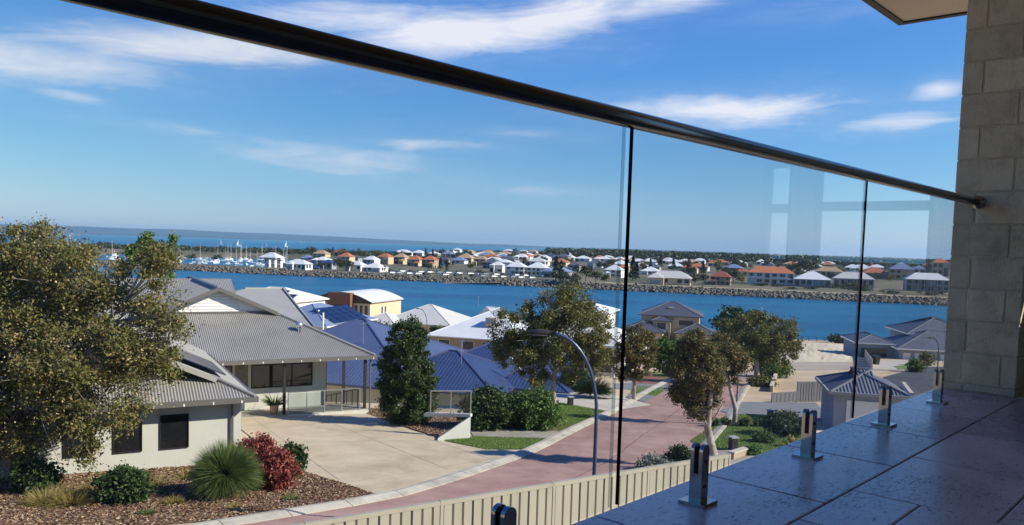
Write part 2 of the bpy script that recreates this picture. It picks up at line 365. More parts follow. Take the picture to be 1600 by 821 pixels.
# ------------------------------------------------------------------ builders
class MB:
    def __init__(s): s.v = []; s.f = []

    def add(s, vs, fs):
        o = len(s.v); s.v += [tuple(map(float, p)) for p in vs]; s.f += [tuple(i + o for i in f) for f in fs]

    def box(s, x0, x1, y0, y1, z0, z1):
        s.add([(x0, y0, z0), (x1, y0, z0), (x1, y1, z0), (x0, y1, z0), (x0, y0, z1), (x1, y0, z1), (x1, y1, z1), (x0, y1, z1)],
              [(3, 2, 1, 0), (4, 5, 6, 7), (0, 1, 5, 4), (1, 2, 6, 5), (2, 3, 7, 6), (3, 0, 4, 7)]); return s

    def bar(s, p, q, w, h=None):
        p = Vector(p); q = Vector(q); d = (q - p).normalized(); h = h or w
        up = Vector((0, 0, 1)) if abs(d.z) < .95 else Vector((0, 1, 0))
        a = d.cross(up).normalized() * w / 2; b = a.cross(d).normalized() * h / 2
        vs = [p - a - b, p + a - b, p + a + b, p - a + b, q - a - b, q + a - b, q + a + b, q - a + b]
        s.add(vs, [(0, 1, 2, 3), (7, 6, 5, 4), (0, 4, 5, 1), (1, 5, 6, 2), (2, 6, 7, 3), (3, 7, 4, 0)]); return s

    def tube(s, pts, rad, seg=8, cap=True):
        pts = [Vector(p) for p in pts]; n = len(pts)
        rad = [rad] * n if isinstance(rad, (int, float)) else rad
        o = len(s.v); ref = None
        for i, p in enumerate(pts):
            d = (pts[min(i + 1, n - 1)] - pts[max(i - 1, 0)]).normalized()
            if ref is None: ref = Vector((1, 0, 0)) if abs(d.x) < .9 else Vector((0, 1, 0))
            a = (ref - d * ref.dot(d)).normalized(); ref = a; b = d.cross(a)
            for k in range(seg):
                t = 2 * math.pi * k / seg; s.v.append(tuple(p + (a * math.cos(t) + b * math.sin(t)) * rad[i]))
        for i in range(n - 1):
            for k in range(seg):
                k2 = (k + 1) % seg; s.f.append((o + i * seg + k, o + i * seg + k2, o + (i + 1) * seg + k2, o + (i + 1) * seg + k))
        if cap:
            s.f.append(tuple(o + k for k in reversed(range(seg)))); s.f.append(tuple(o + (n - 1) * seg + k for k in range(seg)))
        return s

    def poly(s, pts, th=0.0):
        n = len(pts); pts = [tuple(map(float, p)) for p in pts]
        if not th: s.add(pts, [tuple(range(n))]); return s
        vs = pts + [(p[0], p[1], p[2] - th) for p in pts]
        s.add(vs, [tuple(range(n)), tuple(reversed(range(n, 2 * n)))] + [(i, i + n, (i + 1) % n + n, (i + 1) % n) for i in range(n)]); return s

    def lathe(s, prof, seg=12, c=(0, 0, 0)):
        o = len(s.v)
        for r, z in prof:
            for k in range(seg):
                t = 2 * math.pi * k / seg; s.v.append((c[0] + r * math.cos(t), c[1] + r * math.sin(t), c[2] + z))
        for i in range(len(prof) - 1):
            for k in range(seg):
                k2 = (k + 1) % seg; s.f.append((o + i * seg + k, o + i * seg + k2, o + (i + 1) * seg + k2, o + (i + 1) * seg + k))
        s.f.append(tuple(o + k for k in reversed(range(seg)))); s.f.append(tuple(o + (len(prof) - 1) * seg + k for k in range(seg)))
        return s

    def mesh(s, name, m, smooth=False):
        me = bpy.data.meshes.new(name); me.from_pydata(s.v, [], s.f)
        if m: me.materials.append(m)
        if smooth: me.polygons.foreach_set('use_smooth', [True] * len(me.polygons))
        me.update(); return me

    def build(s, name, m, parent=None, smooth=False, **kw):
        return link(name, s.mesh(name, m, smooth), parent, **kw)


def link(name, me, parent=None, loc=None, rot=None):
    o = bpy.data.objects.new(name, me); COL.objects.link(o)
    if parent: o.parent = parent
    if loc is not None: o.location = loc
    if rot is not None: o.rotation_euler = rot
    return o


def tag(o, label, cat, group=None):
    o['label'] = label; o['category'] = cat
    if group: o['group'] = group
    return o


def thing(name, label, cat, loc=(0, 0, 0), rz=0.0, group=None):
    o = bpy.data.objects.new(name, None); COL.objects.link(o); o.empty_display_size = .2
    o.location = tuple(map(float, loc)); o.rotation_euler = (0, 0, rz)
    return tag(o, label, cat, group)


def struct(o): o['kind'] = 'structure'; return o


def stuff(o, label=None, cat=None):
    o['kind'] = 'stuff'
    if label: o['label'] = label; o['category'] = cat
    return o


def copy_tree(o, parent=None):
    c = o.copy(); COL.objects.link(c); c.parent = parent
    for ch in list(o.children): copy_tree(ch, c)
    return c


ONES = ['', 'first', 'second', 'third', 'fourth', 'fifth', 'sixth', 'seventh', 'eighth', 'ninth', 'tenth', 'eleventh', 'twelfth', 'thirteenth',
        'fourteenth', 'fifteenth', 'sixteenth', 'seventeenth', 'eighteenth', 'nineteenth']
TENS = ['', '', 'twent', 'thirt', 'fort', 'fift', 'sixt', 'sevent', 'eight', 'ninet']


def ordw(n):
    if n >= 100: return 'one hundred and ' + ordw(n - 100) if n > 100 else 'hundredth'
    if n < 20: return ONES[n]
    if n % 10 == 0: return TENS[n // 10] + 'ieth'
    return TENS[n // 10] + 'y-' + ONES[n % 10]


AUTO = {}


def auto(o, phrase, cat, group, px):
    AUTO.setdefault(phrase, []).append((px, o)); tag(o, phrase, cat, group); return o


def finish_auto():
    for ph, lst in AUTO.items():
        lst.sort(key=lambda t: t[0])
        if len(lst) == 1: lst[0][1]['label'] = ph; continue
        for i, (_, o) in enumerate(lst):
            o['label'] = ph + (', leftmost of its kind' if i == 0 else ', rightmost of its kind' if i == len(lst) - 1 else ', ' + ordw(i + 1) + ' from the left')


def np_mesh(name, V, F, m):
    me = bpy.data.meshes.new(name); n = len(F); k = F.shape[1]
    me.vertices.add(len(V)); me.vertices.foreach_set('co', V.astype(np.float32).ravel())
    me.loops.add(n * k); me.loops.foreach_set('vertex_index', F.astype(np.int32).ravel())
    me.polygons.add(n); me.polygons.foreach_set('loop_start', np.arange(0, n * k, k, dtype=np.int32))
    try: me.polygons.foreach_set('loop_total', np.full(n, k, dtype=np.int32))
    except Exception: pass
    me.materials.append(m); me.update(calc_edges=True); me.validate(); return me


def leaves(P, size, r, elong=1.8, flat=0.0, curl=True):
    """rhombic leaf quads round points P"""
    n = len(P); a = r.normal(size=(n, 3)); a[:, 2] *= (1 - flat); a /= np.linalg.norm(a, axis=1)[:, None]
    c = r.normal(size=(n, 3)); b = np.cross(a, c); b /= np.linalg.norm(b, axis=1)[:, None] + 1e-9
    s = size * (0.6 + .8 * r.random(n))[:, None]
    V = np.stack([P - a * s * elong / 2, P + b * s / 2, P + a * s * elong / 2, P - b * s / 2], 1).reshape(-1, 3)
    return V, np.arange(4 * n).reshape(n, 4)


def in_blobs(blobs, n, r, inner=.45):
    B = np.array(blobs, float); w = (B[:, 3] * B[:, 4] * B[:, 5]) ** (.75); idx = r.choice(len(B), n, p=w / w.sum())
    d = r.normal(size=(n, 3)); d /= np.linalg.norm(d, axis=1)[:, None]
    rr = (inner ** 3 + (1 - inner ** 3) * r.random(n)) ** (1 / 3)
    return B[idx, :3] + d * B[idx, 3:6] * rr[:, None]


def clump_pts(blobs, nclump, nleaf, cr, r, inner=.45):
    c = in_blobs(blobs, nclump, r, inner); k = r.integers(0, nclump, nleaf)
    sz = cr * (.5 + r.random(nclump))
    return c, c[k] + r.normal(size=(nleaf, 3)) * sz[k][:, None] * np.array([1, 1, .8]) * .55


def tree(name, label, base, blobs, trunk, nclump, nleaf, lsize, cr, lm, bark, cat='tree', group=None, seed=1, limb=.05, twigs=14, extra=None, inner=.45, elong=1.8):
    """blobs relative to base; trunk = list of (x,y,z,r)"""
    r = np.random.default_rng(seed); t = thing(name, label, cat, base, 0, group)
    m = MB(); m.tube([p[:3] for p in trunk], [p[3] for p in trunk], 10)
    top = Vector(trunk[-1][:3]); fork = [Vector(p[:3]) for p in trunk[max(1, len(trunk) // 2):]]
    cl, P = clump_pts(blobs, nclump, nleaf, cr, r, inner)
    for bl in blobs:
        f = fork[int(r.integers(0, len(fork)))]; c = Vector(bl[:3]); mid = f.lerp(c, .5) + Vector(tuple(r.normal(size=3) * .12))
        m.tube([f, mid, c], [limb, limb * .7, limb * .35], 6)
        for _ in range(twigs):
            e = c + Vector(tuple(r.normal(size=3) * np.array(bl[3:6]) * .45)); q = mid.lerp(c, float(r.random()))
            m.tube([q, q.lerp(e, .5) + Vector(tuple(r.normal(size=3) * .05)), e], [limb * .3, limb * .2, limb * .1], 4, False)
    m.build('trunk', bark, t, True)
    V, F = leaves(P, lsize, r, elong); link('crown', np_mesh('crown', V, F, lm), t)
    if extra:
        em, en, es = extra; _, P2 = clump_pts(blobs, nclump, en, cr * 1.05, r, max(inner, .7))
        V, F = leaves(P2, es, r, 1.2); link('seed_clusters', np_mesh('seed_clusters', V, F, em), t)['kind'] = 'stuff'
    return t


def pxblob(base, Y, lst, zr=1.0):
    """crown lobes: picture position and radius -> metres round the trunk base, at depth Y (+dy)"""
    out = []
    for q in lst:
        px, py, rx, ry = q[:4]; dy = q[4] if len(q) > 4 else 0
        P = atY(px, py, Y + dy); k = (Y + dy) / FPX
        out.append((P[0] - base[0], P[1] - base[1], P[2] - base[2], rx * k, (rx + ry) / 2 * k * zr, ry * k))
    return out


def shrub(name, label, base, rx, ry, rz, n, ls, lm, nclump=40, cr=None, seed=3, cat='shrub', group=None, elong=1.7, bark=BARK_D, lift=.9):
    r = np.random.default_rng(seed); t = thing(name, label, cat, base, 0, group)
    bl = [(0, 0, rz * lift, rx, ry, rz)]
    cl, P = clump_pts(bl, nclump, n, cr or rx * .35, r, .5); P[:, 2] = np.maximum(P[:, 2], .03)
    V, F = leaves(P, ls, r, elong); link('crown', np_mesh('crown', V, F, lm), t)
    m = MB()
    for k in range(6):
        e = cl[k] * .75; e[2] = max(e[2], .1); m.tube([(0, 0, -.05), tuple(e * .5), tuple(e)], [.03, .02, .008], 5)
    m.build('stem', bark, t); return t


def blades(name, label, base, n, length, spread, w, lm, seed=5, cat='grass clump', group=None, up=.5, z0=0.0, droop=.6):
    r = np.random.default_rng(seed); t = thing(name, label, cat, base, 0, group)
    az = r.random(n) * 2 * math.pi; el = np.arcsin(np.clip(up + (1 - up) * r.random(n) - (.35 * r.random(n) if up > 0 else 0), -.6, 1))
    Ln = length * (.7 + .4 * r.random(n)); d = np.stack([np.cos(el) * np.cos(az), np.cos(el) * np.sin(az), np.sin(el)], 1)
    s0 = np.stack([np.cos(az), np.sin(az), 0 * az], 1) * (spread * np.sqrt(r.random(n)))[:, None]; s0[:, 2] += z0
    side = np.stack([-np.sin(az), np.cos(az), 0 * az], 1); sd2 = np.cross(d, side); th = r.random(n)[:, None] * math.pi; side = (side * np.cos(th) + sd2 * np.sin(th)) * w / 2
    p1 = s0 + d * (Ln * .5)[:, None]; p2 = s0 + d * Ln[:, None]; p2[:, 2] -= droop * Ln * .35 * np.cos(el); p1[:, 2] -= droop * Ln * .06
    p2[:, 2] = np.maximum(p2[:, 2], .02)
    V = np.stack([s0 - side, s0 + side, p1 + side * .8, p1 - side * .8, p2 + side * .15, p2 - side * .15], 1).reshape(-1, 3)
    i = np.arange(n)[:, None] * 6; F = np.concatenate([i + np.array([[0, 1, 2, 3]]), i + np.array([[3, 2, 4, 5]])], 0)
    link('blades', np_mesh('blades', V, F, lm), t); return t


def corr(mb, poly, down, pitch=.09, amp=.016):
    """corrugated sheet filling a planar convex polygon; ribs run along the horizontal 2-D direction 'down' """
    P = [Vector(p) for p in poly]; nn = (P[1] - P[0]).cross(P[2] - P[0])
    for i in range(3, len(P)):
        if nn.length < 1e-6: nn = (P[i - 1] - P[0]).cross(P[i] - P[0])
    nn.normalize()
    if nn.z < 0: nn = -nn
    dv = Vector((down[0], down[1], 0)).normalized(); u = Vector((-dv.y, dv.x, 0)); v = (dv - nn * dv.dot(nn)).normalized(); O = P[0]
    Q = [((p - O).dot(u), (p - O).dot(v)) for p in P]
    u0 = min(q[0] for q in Q); u1 = max(q[0] for q in Q); n = max(2, int((u1 - u0) / pitch * 4)); o = len(mb.v)
    for i in range(n + 1):
        uu = u0 + (u1 - u0) * min(max(i / n, 1e-4), 1 - 1e-4); vs = []
        for k in range(len(Q)):
            a, b = Q[k], Q[(k + 1) % len(Q)]
            if (a[0] - uu) * (b[0] - uu) <= 0 and a[0] != b[0]: vs.append(a[1] + (b[1] - a[1]) * (uu - a[0]) / (b[0] - a[0]))
        h = amp * math.sin(2 * math.pi * i / 4)
        for w in (min(vs), max(vs)): mb.v.append(tuple(O + u * uu + v * w + nn * h))
    for i in range(n): mb.f.append((o + 2 * i, o + 2 * i + 2, o + 2 * i + 3, o + 2 * i + 1))


def hip_roof(par, x0, x1, y0, y1, ze, tanp, m, axis='x', capm=None, trim=None, ribbed=False, hips=(True, True), th=.12, caps=True, ribp=(.09, .016)):
    """hip roof over an eave rectangle in the parent's frame; hips = (low end, high end) hipped or gabled"""
    W2 = (y1 - y0) / 2 if axis == 'x' else (x1 - x0) / 2; zr = ze + W2 * tanp
    if axis == 'x':
        ra = (x0 + (W2 if hips[0] else 0), y0 + W2, zr); rb = (x1 - (W2 if hips[1] else 0), y0 + W2, zr)
    else:
        ra = (x0 + W2, y0 + (W2 if hips[0] else 0), zr); rb = (x0 + W2, y1 - (W2 if hips[1] else 0), zr)
    a, b, c, d = (x0, y0, ze), (x1, y0, ze), (x1, y1, ze), (x0, y1, ze)
    if axis == 'x': planes = [([a, b, rb, ra], (0, -1)), ([c, d, ra, rb], (0, 1)), ([d, a, ra], (-1, 0)), ([b, c, rb], (1, 0))]
    else: planes = [([b, c, rb, ra], (1, 0)), ([d, a, ra, rb], (-1, 0)), ([a, b, ra], (0, -1)), ([c, d, rb], (0, 1))]
    mb = MB()
    for pl, dn in planes:
        if ribbed: corr(mb, pl, dn, *ribp)
        else: mb.poly(pl)
    mb.poly([(x0 + .02, y0 + .02, ze - .06), (x0 + .02, y1 - .02, ze - .06), (x1 - .02, y1 - .02, ze - .06), (x1 - .02, y0 + .02, ze - .06)])
    ro = mb.build('roof', m, par)
    if trim:
        g = MB(); q = .07
        g.box(x0 - q, x1 + q, y0 - q, y0 + .015, ze - th, ze + .015); g.box(x0 - q, x1 + q, y1 - .015, y1 + q, ze - th, ze + .015)
        g.box(x0 - q, x0 + .015, y0 + .017, y1 - .017, ze - th, ze + .015); g.box(x1 - .015, x1 + q, y0 + .017, y1 - .017, ze - th, ze + .015)
        g.build('gutter', trim, ro)
    if caps:
        k = MB(); w = .16
        if ra != rb: k.tube([ra, rb], w * .5, 6)
        for p, e in ((a, ra), (d, ra), (b, rb if axis == 'x' else ra), (c, rb)):
            if axis == 'y' and p == b: e = ra
            if axis == 'y' and p == d: e = rb
            k.tube([p, e], w * .42, 6)
        k.build('ridge_cap', capm or m, ro)
    return ro, ra, rb


def window(par, m, x0, x1, z0, z1, y, frame=None, fw=.05, face=-1, axis='y'):
    """window in a wall facing -y (face=-1) of the parent's frame: frame ring proud of the wall, pane inside it"""
    def bx(mb, a0, a1, b0, b1, c0, c1):
        (mb.box(a0, a1, min(b0, b1), max(b0, b1), c0, c1) if axis == 'y' else mb.box(min(b0, b1), max(b0, b1), a0, a1, c0, c1))
    f = MB(); d = face * .05
    for (a0, a1, c0, c1) in ((x0 - fw, x1 + fw, z1, z1 + fw), (x0 - fw, x1 + fw, z0 - fw, z0), (x0 - fw, x0, z0, z1), (x1, x1 + fw, z0, z1)):
        bx(f, a0, a1, y - face * .03, y + d, c0, c1)
    w = f.build('window', frame or M_DTRIM, par)
    g = MB(); bx(g, x0, x1, y - face * .03, y + face * .012, z0, z1); g.build('pane', m, w)
    return w


def P3(p): return tuple(map(float, p))

# ------------------------------------------------------------------ ground, road, patches
xs = np.concatenate([np.arange(-160, -40, 8), np.arange(-40, 60, 2.5), np.arange(60, 241, 8)]); ys = np.concatenate([np.arange(-60, 0, 6), np.arange(0, 60, 2.0), np.arange(60, 281, 4)])
V = np.array([(x, y, ground_z(x, y)) for y in ys for x in xs]); nx = len(xs)
F = np.array([(j * nx + i, j * nx + i + 1, (j + 1) * nx + i + 1, (j + 1) * nx + i) for j in range(len(ys) - 1) for i in range(nx - 1)])
struct(link('ground', np_mesh('ground', V, F, M_SAND)))


def patch(name, pts, m, lift, px=True):
    P = [P3(G(*q, lift)) if px else (q[0], q[1], gz(*q) + lift) for q in pts]
    a = sum(P[i][0] * P[(i + 1) % len(P)][1] - P[(i + 1) % len(P)][0] * P[i][1] for i in range(len(P)))
    if a < 0: P = P[::-1]
    return struct(MB().poly(P).build(name, m)), P


def inside(P, X, Y):
    c = np.zeros(len(X), bool); n = len(P); j = n - 1
    for i in range(n):
        xi, yi, xj, yj = P[i][0], P[i][1], P[j][0], P[j][1]
        c ^= ((yi > Y) != (yj > Y)) & (X < (xj - xi) * (Y - yi) / (yj - yi + 1e-12) + xi); j = i
    return c


def fill(P, n, r):
    X0, X1 = min(p[0] for p in P), max(p[0] for p in P); Y0, Y1 = min(p[1] for p in P), max(p[1] for p in P); out = np.zeros((0, 2))
    while len(out) < n:
        q = np.stack([X0 + (X1 - X0) * r.random(n * 2), Y0 + (Y1 - Y0) * r.random(n * 2)], 1); out = np.concatenate([out, q[inside(P, q[:, 0], q[:, 1])]])
    return out[:n]


def chips(P, n, size, lift, seed, lm=LF_CHIP, label='', flat=.75):
    r = np.random.default_rng(seed); q = fill(P, n, r); Z = -6.5 - .075 * (q[:, 1] - 15) + lift + r.random(n) * .03
    V, F = leaves(np.column_stack([q, Z]), size, r, 2.4, flat); V[:, 2] = np.maximum(V[:, 2], -6.5 - .075 * (V[:, 1] - 15) + lift * .4)
    return stuff(link('mulch_chips', np_mesh('mulch_chips', V, F, lm)), label, 'mulch')


def turf(P, n, h, seed, label, lift):
    r = np.random.default_rng(seed); q = fill(P, n, r); Z = -6.5 - .075 * (q[:, 1] - 15) + lift; b = np.column_stack([q, Z])
    az = r.random(n) * 6.283; sd_ = np.stack([np.cos(az), np.sin(az), 0 * az], 1) * .012; tip = b + np.stack([r.normal(size=n) * .02, r.normal(size=n) * .02, h * (.6 + .6 * r.random(n))], 1)
    V = np.stack([b - sd_, b + sd_, tip], 1).reshape(-1, 3)
    return stuff(link('lawn_grass', np_mesh('lawn_grass', V, np.arange(3 * n).reshape(n, 3), LF_TURF)), label, 'grass')


# road centreline from the far kerb line
KERB_PX = [(480, 803), (600, 783), (650, 771), (740, 742), (834, 709), (880, 684), (920, 664), (970, 641), (1010, 616), (1050, 594)]
KL = [G(*q)[:2] for q in KERB_PX]
KL = [KL[0] + (KL[0] - KL[1]) / np.linalg.norm(KL[0] - KL[1]) * 30 + np.array([0, -1.5]), KL[0] + (KL[0] - KL[1]) / np.linalg.norm(KL[0] - KL[1]) * 10] + KL + [KL[-1] + (KL[-1] - KL[-2]) * .8 + np.array([.6, 0])]
for _ in range(2):      # round the corners
    Q = [KL[0]]
    for a, b in zip(KL[:-1], KL[1:]): Q += [a * .75 + b * .25, a * .25 + b * .75]
    KL = Q + [KL[-1]]


def offset(pl, d):
    out = []
    for i, p in enumerate(pl):
        t = pl[min(i + 1, len(pl) - 1)] - pl[max(i - 1, 0)]; t = t / np.linalg.norm(t); out.append(p + np.array([t[1], -t[0]]) * d)
    return out


def resample(pl, step):
    out = [pl[0]]; acc = 0
    for a, b in zip(pl[:-1], pl[1:]):
        l = np.linalg.norm(b - a); k = step - acc
        while k < l: out.append(a + (b - a) * k / l); k += step
        acc = (acc + l) % step
    return out


RW = 5.5
KR = offset(KL, RW)
mb = MB()
for i in range(len(KL) - 1):
    q = [KL[i], KL[i + 1], KR[i + 1], KR[i]]
    mb.poly([(p[0], p[1], gz(*p) + .012) for p in q][::-1])
struct(mb.build('road', M_ROAD))


def kerb(name, pl, d0, d1):
    pl = resample(pl, 1.7); A = offset(pl, d0); B = offset(pl, d1); par = None
    for i in range(len(pl) - 1):
        m = MB(); f = .006
        a0, a1 = A[i] * (1 - f) + A[i + 1] * f, A[i] * f + A[i + 1] * (1 - f); b0, b1 = B[i] * (1 - f) + B[i + 1] * f, B[i] * f + B[i + 1] * (1 - f)
        def P(p, h): return (p[0], p[1], gz(*p) + h)
        m.add([P(a0, -.1), P(b0, -.1), P(b1, -.1), P(a1, -.1), P(a0, .035), P(b0, .10), P(b1, .10), P(a1, .035), P(a0 * .35 + b0 * .65, .11), P(a1 * .35 + b1 * .65, .11)],
              [(3, 2, 1, 0), (4, 8, 9, 7), (8, 5, 6, 9), (0, 1, 5, 8, 4), (2, 3, 7, 9, 6), (0, 4, 7, 3), (1, 2, 6, 5)])
        if par is None:
            par = bpy.data.objects.new(name, None); COL.objects.link(par); struct(par)
        m.build('kerb_segment', M_KERB, par)


kerb('kerb', KL, .06, -.42)
kerb('kerb', KR, -.06, .38)
mb = MB(); mid = resample(offset(KL, RW * .52), .6); r = np.random.default_rng(4)
mid = [p + r.normal(size=2) * .02 for p in mid]
for a, b in zip(mid[:-1], mid[1:]):
    n_ = np.array([-(b - a)[1], (b - a)[0]]); n_ = n_ / np.linalg.norm(n_) * .014
    mb.poly([(p[0], p[1], gz(*p) + .016) for p in (a - n_, b - n_, b + n_, a + n_)])
struct(mb.build('road_seam', M_ASPH))

_, PD = patch('driveway', [(377, 640), (443, 640), (575, 640), (612, 662), (690, 690), (760, 704), (834, 704), (740, 737), (650, 766), (602, 779), (535, 756), (470, 737), (400, 690), (377, 672)], M_DRIVE, .03)
mb = MB()
for q0, q1 in (((395, 655), (530, 752)), ((500, 655), (700, 735)), ((585, 660), (770, 720)), ((405, 692), (690, 690)), ((540, 756), (812, 712))):
    a, b = G(*q0, .035), G(*q1, .035); n_ = np.array([-(b - a)[1], (b - a)[0], 0]); n_ = n_ / np.linalg.norm(n_) * .009; mb.poly([P3(p) for p in (a - n_, b - n_, b + n_, a + n_)])
struct(mb.build('driveway_joint', M_DRIVE2))
_, PM = patch('garden_bed', [(-120, 740), (100, 735), (250, 728), (376, 695), (400, 690), (470, 737), (535, 756), (602, 779), (480, 798), (365, 812), (200, 826), (0, 838), (-120, 840)], M_MULCH, .02)
chips(PM, 42000, .034, .02, 11, label='brown bark mulch and dry straw round the front garden shrubs')
_, PM2 = patch('garden_bed', [(560, 640), (640, 640), (733, 655), (735, 662), (684, 684), (612, 662), (575, 648)], M_MULCH, .04)
chips(PM2, 6000, .034, .04, 12, label='dark brown bark mulch under the tall evergreen')
_, PL1 = patch('lawn', [(694, 690), (740, 684), (862, 687), (868, 690), (834, 703), (760, 704)], M_LAWN, .035)
turf(PL1, 16000, .05, 13, 'small bright green lawn between the two driveways', .035)
patch('driveway', [(733, 671), (820, 668), (905, 671), (868, 690), (840, 687), (740, 684)], M_DRIVE2, .025)
_, PL2 = patch('lawn', [(862, 632), (880, 631), (958, 645), (968, 643), (915, 661), (880, 680), (868, 672), (850, 660)], M_LAWN, .022)
turf(PL2, 22000, .05, 14, 'sunlit lawn beside the letterbox and gum tree', .022)
patch('garden_bed', [(840, 655), (880, 662), (906, 668), (870, 674), (830, 674)], M_MULCH, .03)
patch('driveway', [(815, 596), (860, 596), (905, 604), (975, 622), (1018, 634), (968, 641), (958, 646), (880, 632), (840, 628)], M_CREAM, .03)
_, PL3 = patch('lawn', [(988, 603), (1045, 607), (1024, 620), (985, 617)], M_LAWN, .02)
turf(PL3, 5000, .05, 15, 'narrow far lawn strip beside the grey driveway', .02)
patch('driveway', [(960, 600), (988, 598), (1062, 602), (1045, 612), (960, 608)], M_GREY, .026)
patch('driveway', [(985, 615), (1024, 619), (1008, 629), (978, 622)], M_GREY, .034)
patch('forecourt', [(985, 583), (1058, 585), (1066, 602), (990, 600)], M_PAVE, .03)
_, PL4 = patch('lawn', [(1015, 582), (1060, 584), (1062, 594), (1030, 590)], M_LAWN, .042)
_, PL5 = patch('lawn', [(1078, 690), (1112, 667), (1200, 669), (1262, 680), (1262, 690), (1190, 712), (1150, 704), (1100, 703)], M_LAWN, .022)
turf(PL5, 24000, .05, 16, 'striped mown lawn across the road with a letterbox', .022)
_, PL6 = patch('lawn', [(1112, 663), (1140, 648), (1205, 650), (1210, 667), (1120, 667)], M_LAWN, .03)
turf(PL6, 10000, .05, 17, 'shaded green lawn strip round the leaning gum trunk', .03)
patch('driveway', [(1125, 643), (1160, 629), (1275, 630), (1300, 660), (1210, 652), (1140, 648)], M_GREY, .036)
patch('footpath', [(1100, 706), (1150, 704), (1190, 714), (1150, 730), (1110, 735)], M_DRIVE2, .03)
patch('side_road', [(1150, 582), (1240, 567), (1330, 566), (1480, 574), (1480, 582), (1330, 578), (1240, 579), (1180, 590)], M_SROAD, .02)
patch('driveway', [(1362, 565), (1410, 563), (1440, 572), (1400, 578), (1365, 577)], M_CREAM, .03)
patch('driveway', [(1380, 590), (1440, 574), (1500, 574), (1500, 640), (1360, 660)], M_ASPH, .034)  # shade lying on this drive is put into its dark asphalt colour
patch('lawn', [(1396, 573), (1425, 570), (1440, 574), (1404, 578)], M_LAWN, .042)

patch('sand_lot', [(1222, 566), (1240, 545), (1345, 545), (1342, 566)], M_PSAND, .012)
# pale sand heap on the empty lot
r = np.random.default_rng(9); Vv = []; Ff = []; nxm, nym = 40, 30
for j in range(nym):
    for i in range(nxm):
        u, v = i / (nxm - 1), j / (nym - 1); y = 88 + 72 * v; x = (.345 + .088 * u) * y; e = math.sin(math.pi * u) ** .5 * math.sin(math.pi * v) ** .5
        Vv.append((x, y, gz(x, y) - .3 + e * (.75 + .12 * math.sin(u * 7 + v * 4) + r.normal() * .06)))
Ff = [(j * nxm + i, j * nxm + i + 1, (j + 1) * nxm + i + 1, (j + 1) * nxm + i) for j in range(nym - 1) for i in range(nxm - 1)]
struct(link('sand_mound', np_mesh('sand_mound', np.array(Vv), np.array(Ff), M_PSAND)))

# water, far shore, hills
mb = MB(); mb.poly([(-21000, 100, -21), (21000, 100, -21), (21000, 21500, -21), (-21000, 21500, -21)]); struct(mb.build('water', M_WATER))


def far_front(x): return (430 - .317 * x)


def far_z(x, y):
    """land across the channel: rock bank, low plateau, boat basin on the left, slow rise inland"""
    s = (y - far_front(x)) * .953
    z = -22.5 + 4.1 * ss(0, 11, s) + .005 * min(max(0, y - 440), 1200)
    u = x / max(y, 1)
    back = 1120 + 900 * ss(-.18, .0, u) + 1500 * ss(0, .2, u)
    basin = ss(-.235, -.26, u) * ss(34, 44, s) * ss(860, 820, y)
    z -= 5 * basin
    z -= 14 * ss(back - 60, back + 10, y)
    return z


fx = np.linspace(-.75, .95, 120); fs = np.concatenate([np.linspace(-6, 50, 22), np.linspace(58, 500, 45), np.linspace(520, 3400, 50)])
Vv = []
for s_ in fs:
    for u in fx:
        y = (430 + s_) / (1 + .317 * u); x = u * y; Vv.append((x, y, far_z(x, y)))
nf = len(fx); Ff = [(j * nf + i, j * nf + i + 1, (j + 1) * nf + i + 1, (j + 1) * nf + i) for j in range(len(fs) - 1) for i in range(nf - 1)]
struct(link('far_land', np_mesh('far_land', np.array(Vv), np.array(Ff), M_FARLAND)))
Vv = []
for i in range(60):
    u = .10 + .60 * i / 59
    for s_ in (10.5, 17, 24, 30 + 3 * math.sin(i * 1.3)):
        y = (430 + s_) / (1 + .317 * u); Vv.append((u * y, y, far_z(u * y, y) + .15))
struct(link('bank_strip', np_mesh('bank_strip', np.array(Vv), np.array([(i * 4 + j, i * 4 + j + 1, i * 4 + j + 5, i * 4 + j + 4)[::-1] for i in range(59) for j in range(3)]), M_BANK)))
# hills: two overlapping ridge lines
for k, (dist, hs, sd_) in enumerate(((19500, 1.0, 1), (17200, .42, 2))):
    r = np.random.default_rng(sd_); n = 260; U_ = np.linspace(-1.0, .9, n); prof = np.interp(U_, [-1, -.56, -.40, -.25, -.16, -.05, .1, .3, .9], [205, 195, 178, 140, 112, 72, 45, 32, 30])
    rough = np.convolve(r.normal(size=n + 20), np.hanning(21) / np.hanning(21).sum(), 'same')[10:-10] * 45 + np.convolve(r.normal(size=n + 6), np.ones(7) / 7, 'same')[3:-3] * 8
    top = np.maximum(prof * hs + rough * hs, 5); Vv = []
    for i in range(n):
        x = U_[i] * dist
        for f, dd in ((-.02, -1100), (.35, -800), (.72, -400), (1.0, 0), (.2, 900)): Vv.append((x, dist + dd, -21 + top[i] * f + (r.normal() * 6 if 0 < f < 1 else 0)))
    Ff = [(i * 5 + j, i * 5 + 5 + j, i * 5 + 6 + j, i * 5 + 1 + j) for i in range(n - 1) for j in range(4)]
    struct(link('hills', np_mesh('hills', np.array(Vv), np.array(Ff), M_HILL)))

# haze: one box of even thin air round everything
HAZE = True
if HAZE:
    hm = bpy.data.materials.new('thin_air'); hm.use_nodes = True; t = hm.node_tree; t.nodes.remove(t.nodes['Principled BSDF'])
    pv = N(t, 'ShaderNodeVolumePrincipled'); pv.inputs['Color'].default_value = (.38, .69, 1, 1); pv.inputs['Density'].default_value = 4.5e-5; pv.inputs['Anisotropy'].default_value = .1
    t.links.new(pv.outputs[0], t.nodes['Material Output'].inputs['Volume'])
    h = MB().box(-21600, 21600, -400, 22200, -32, 240).build('haze', hm); stuff(h, 'thin blue haze over the estuary and distant scarp', 'haze')

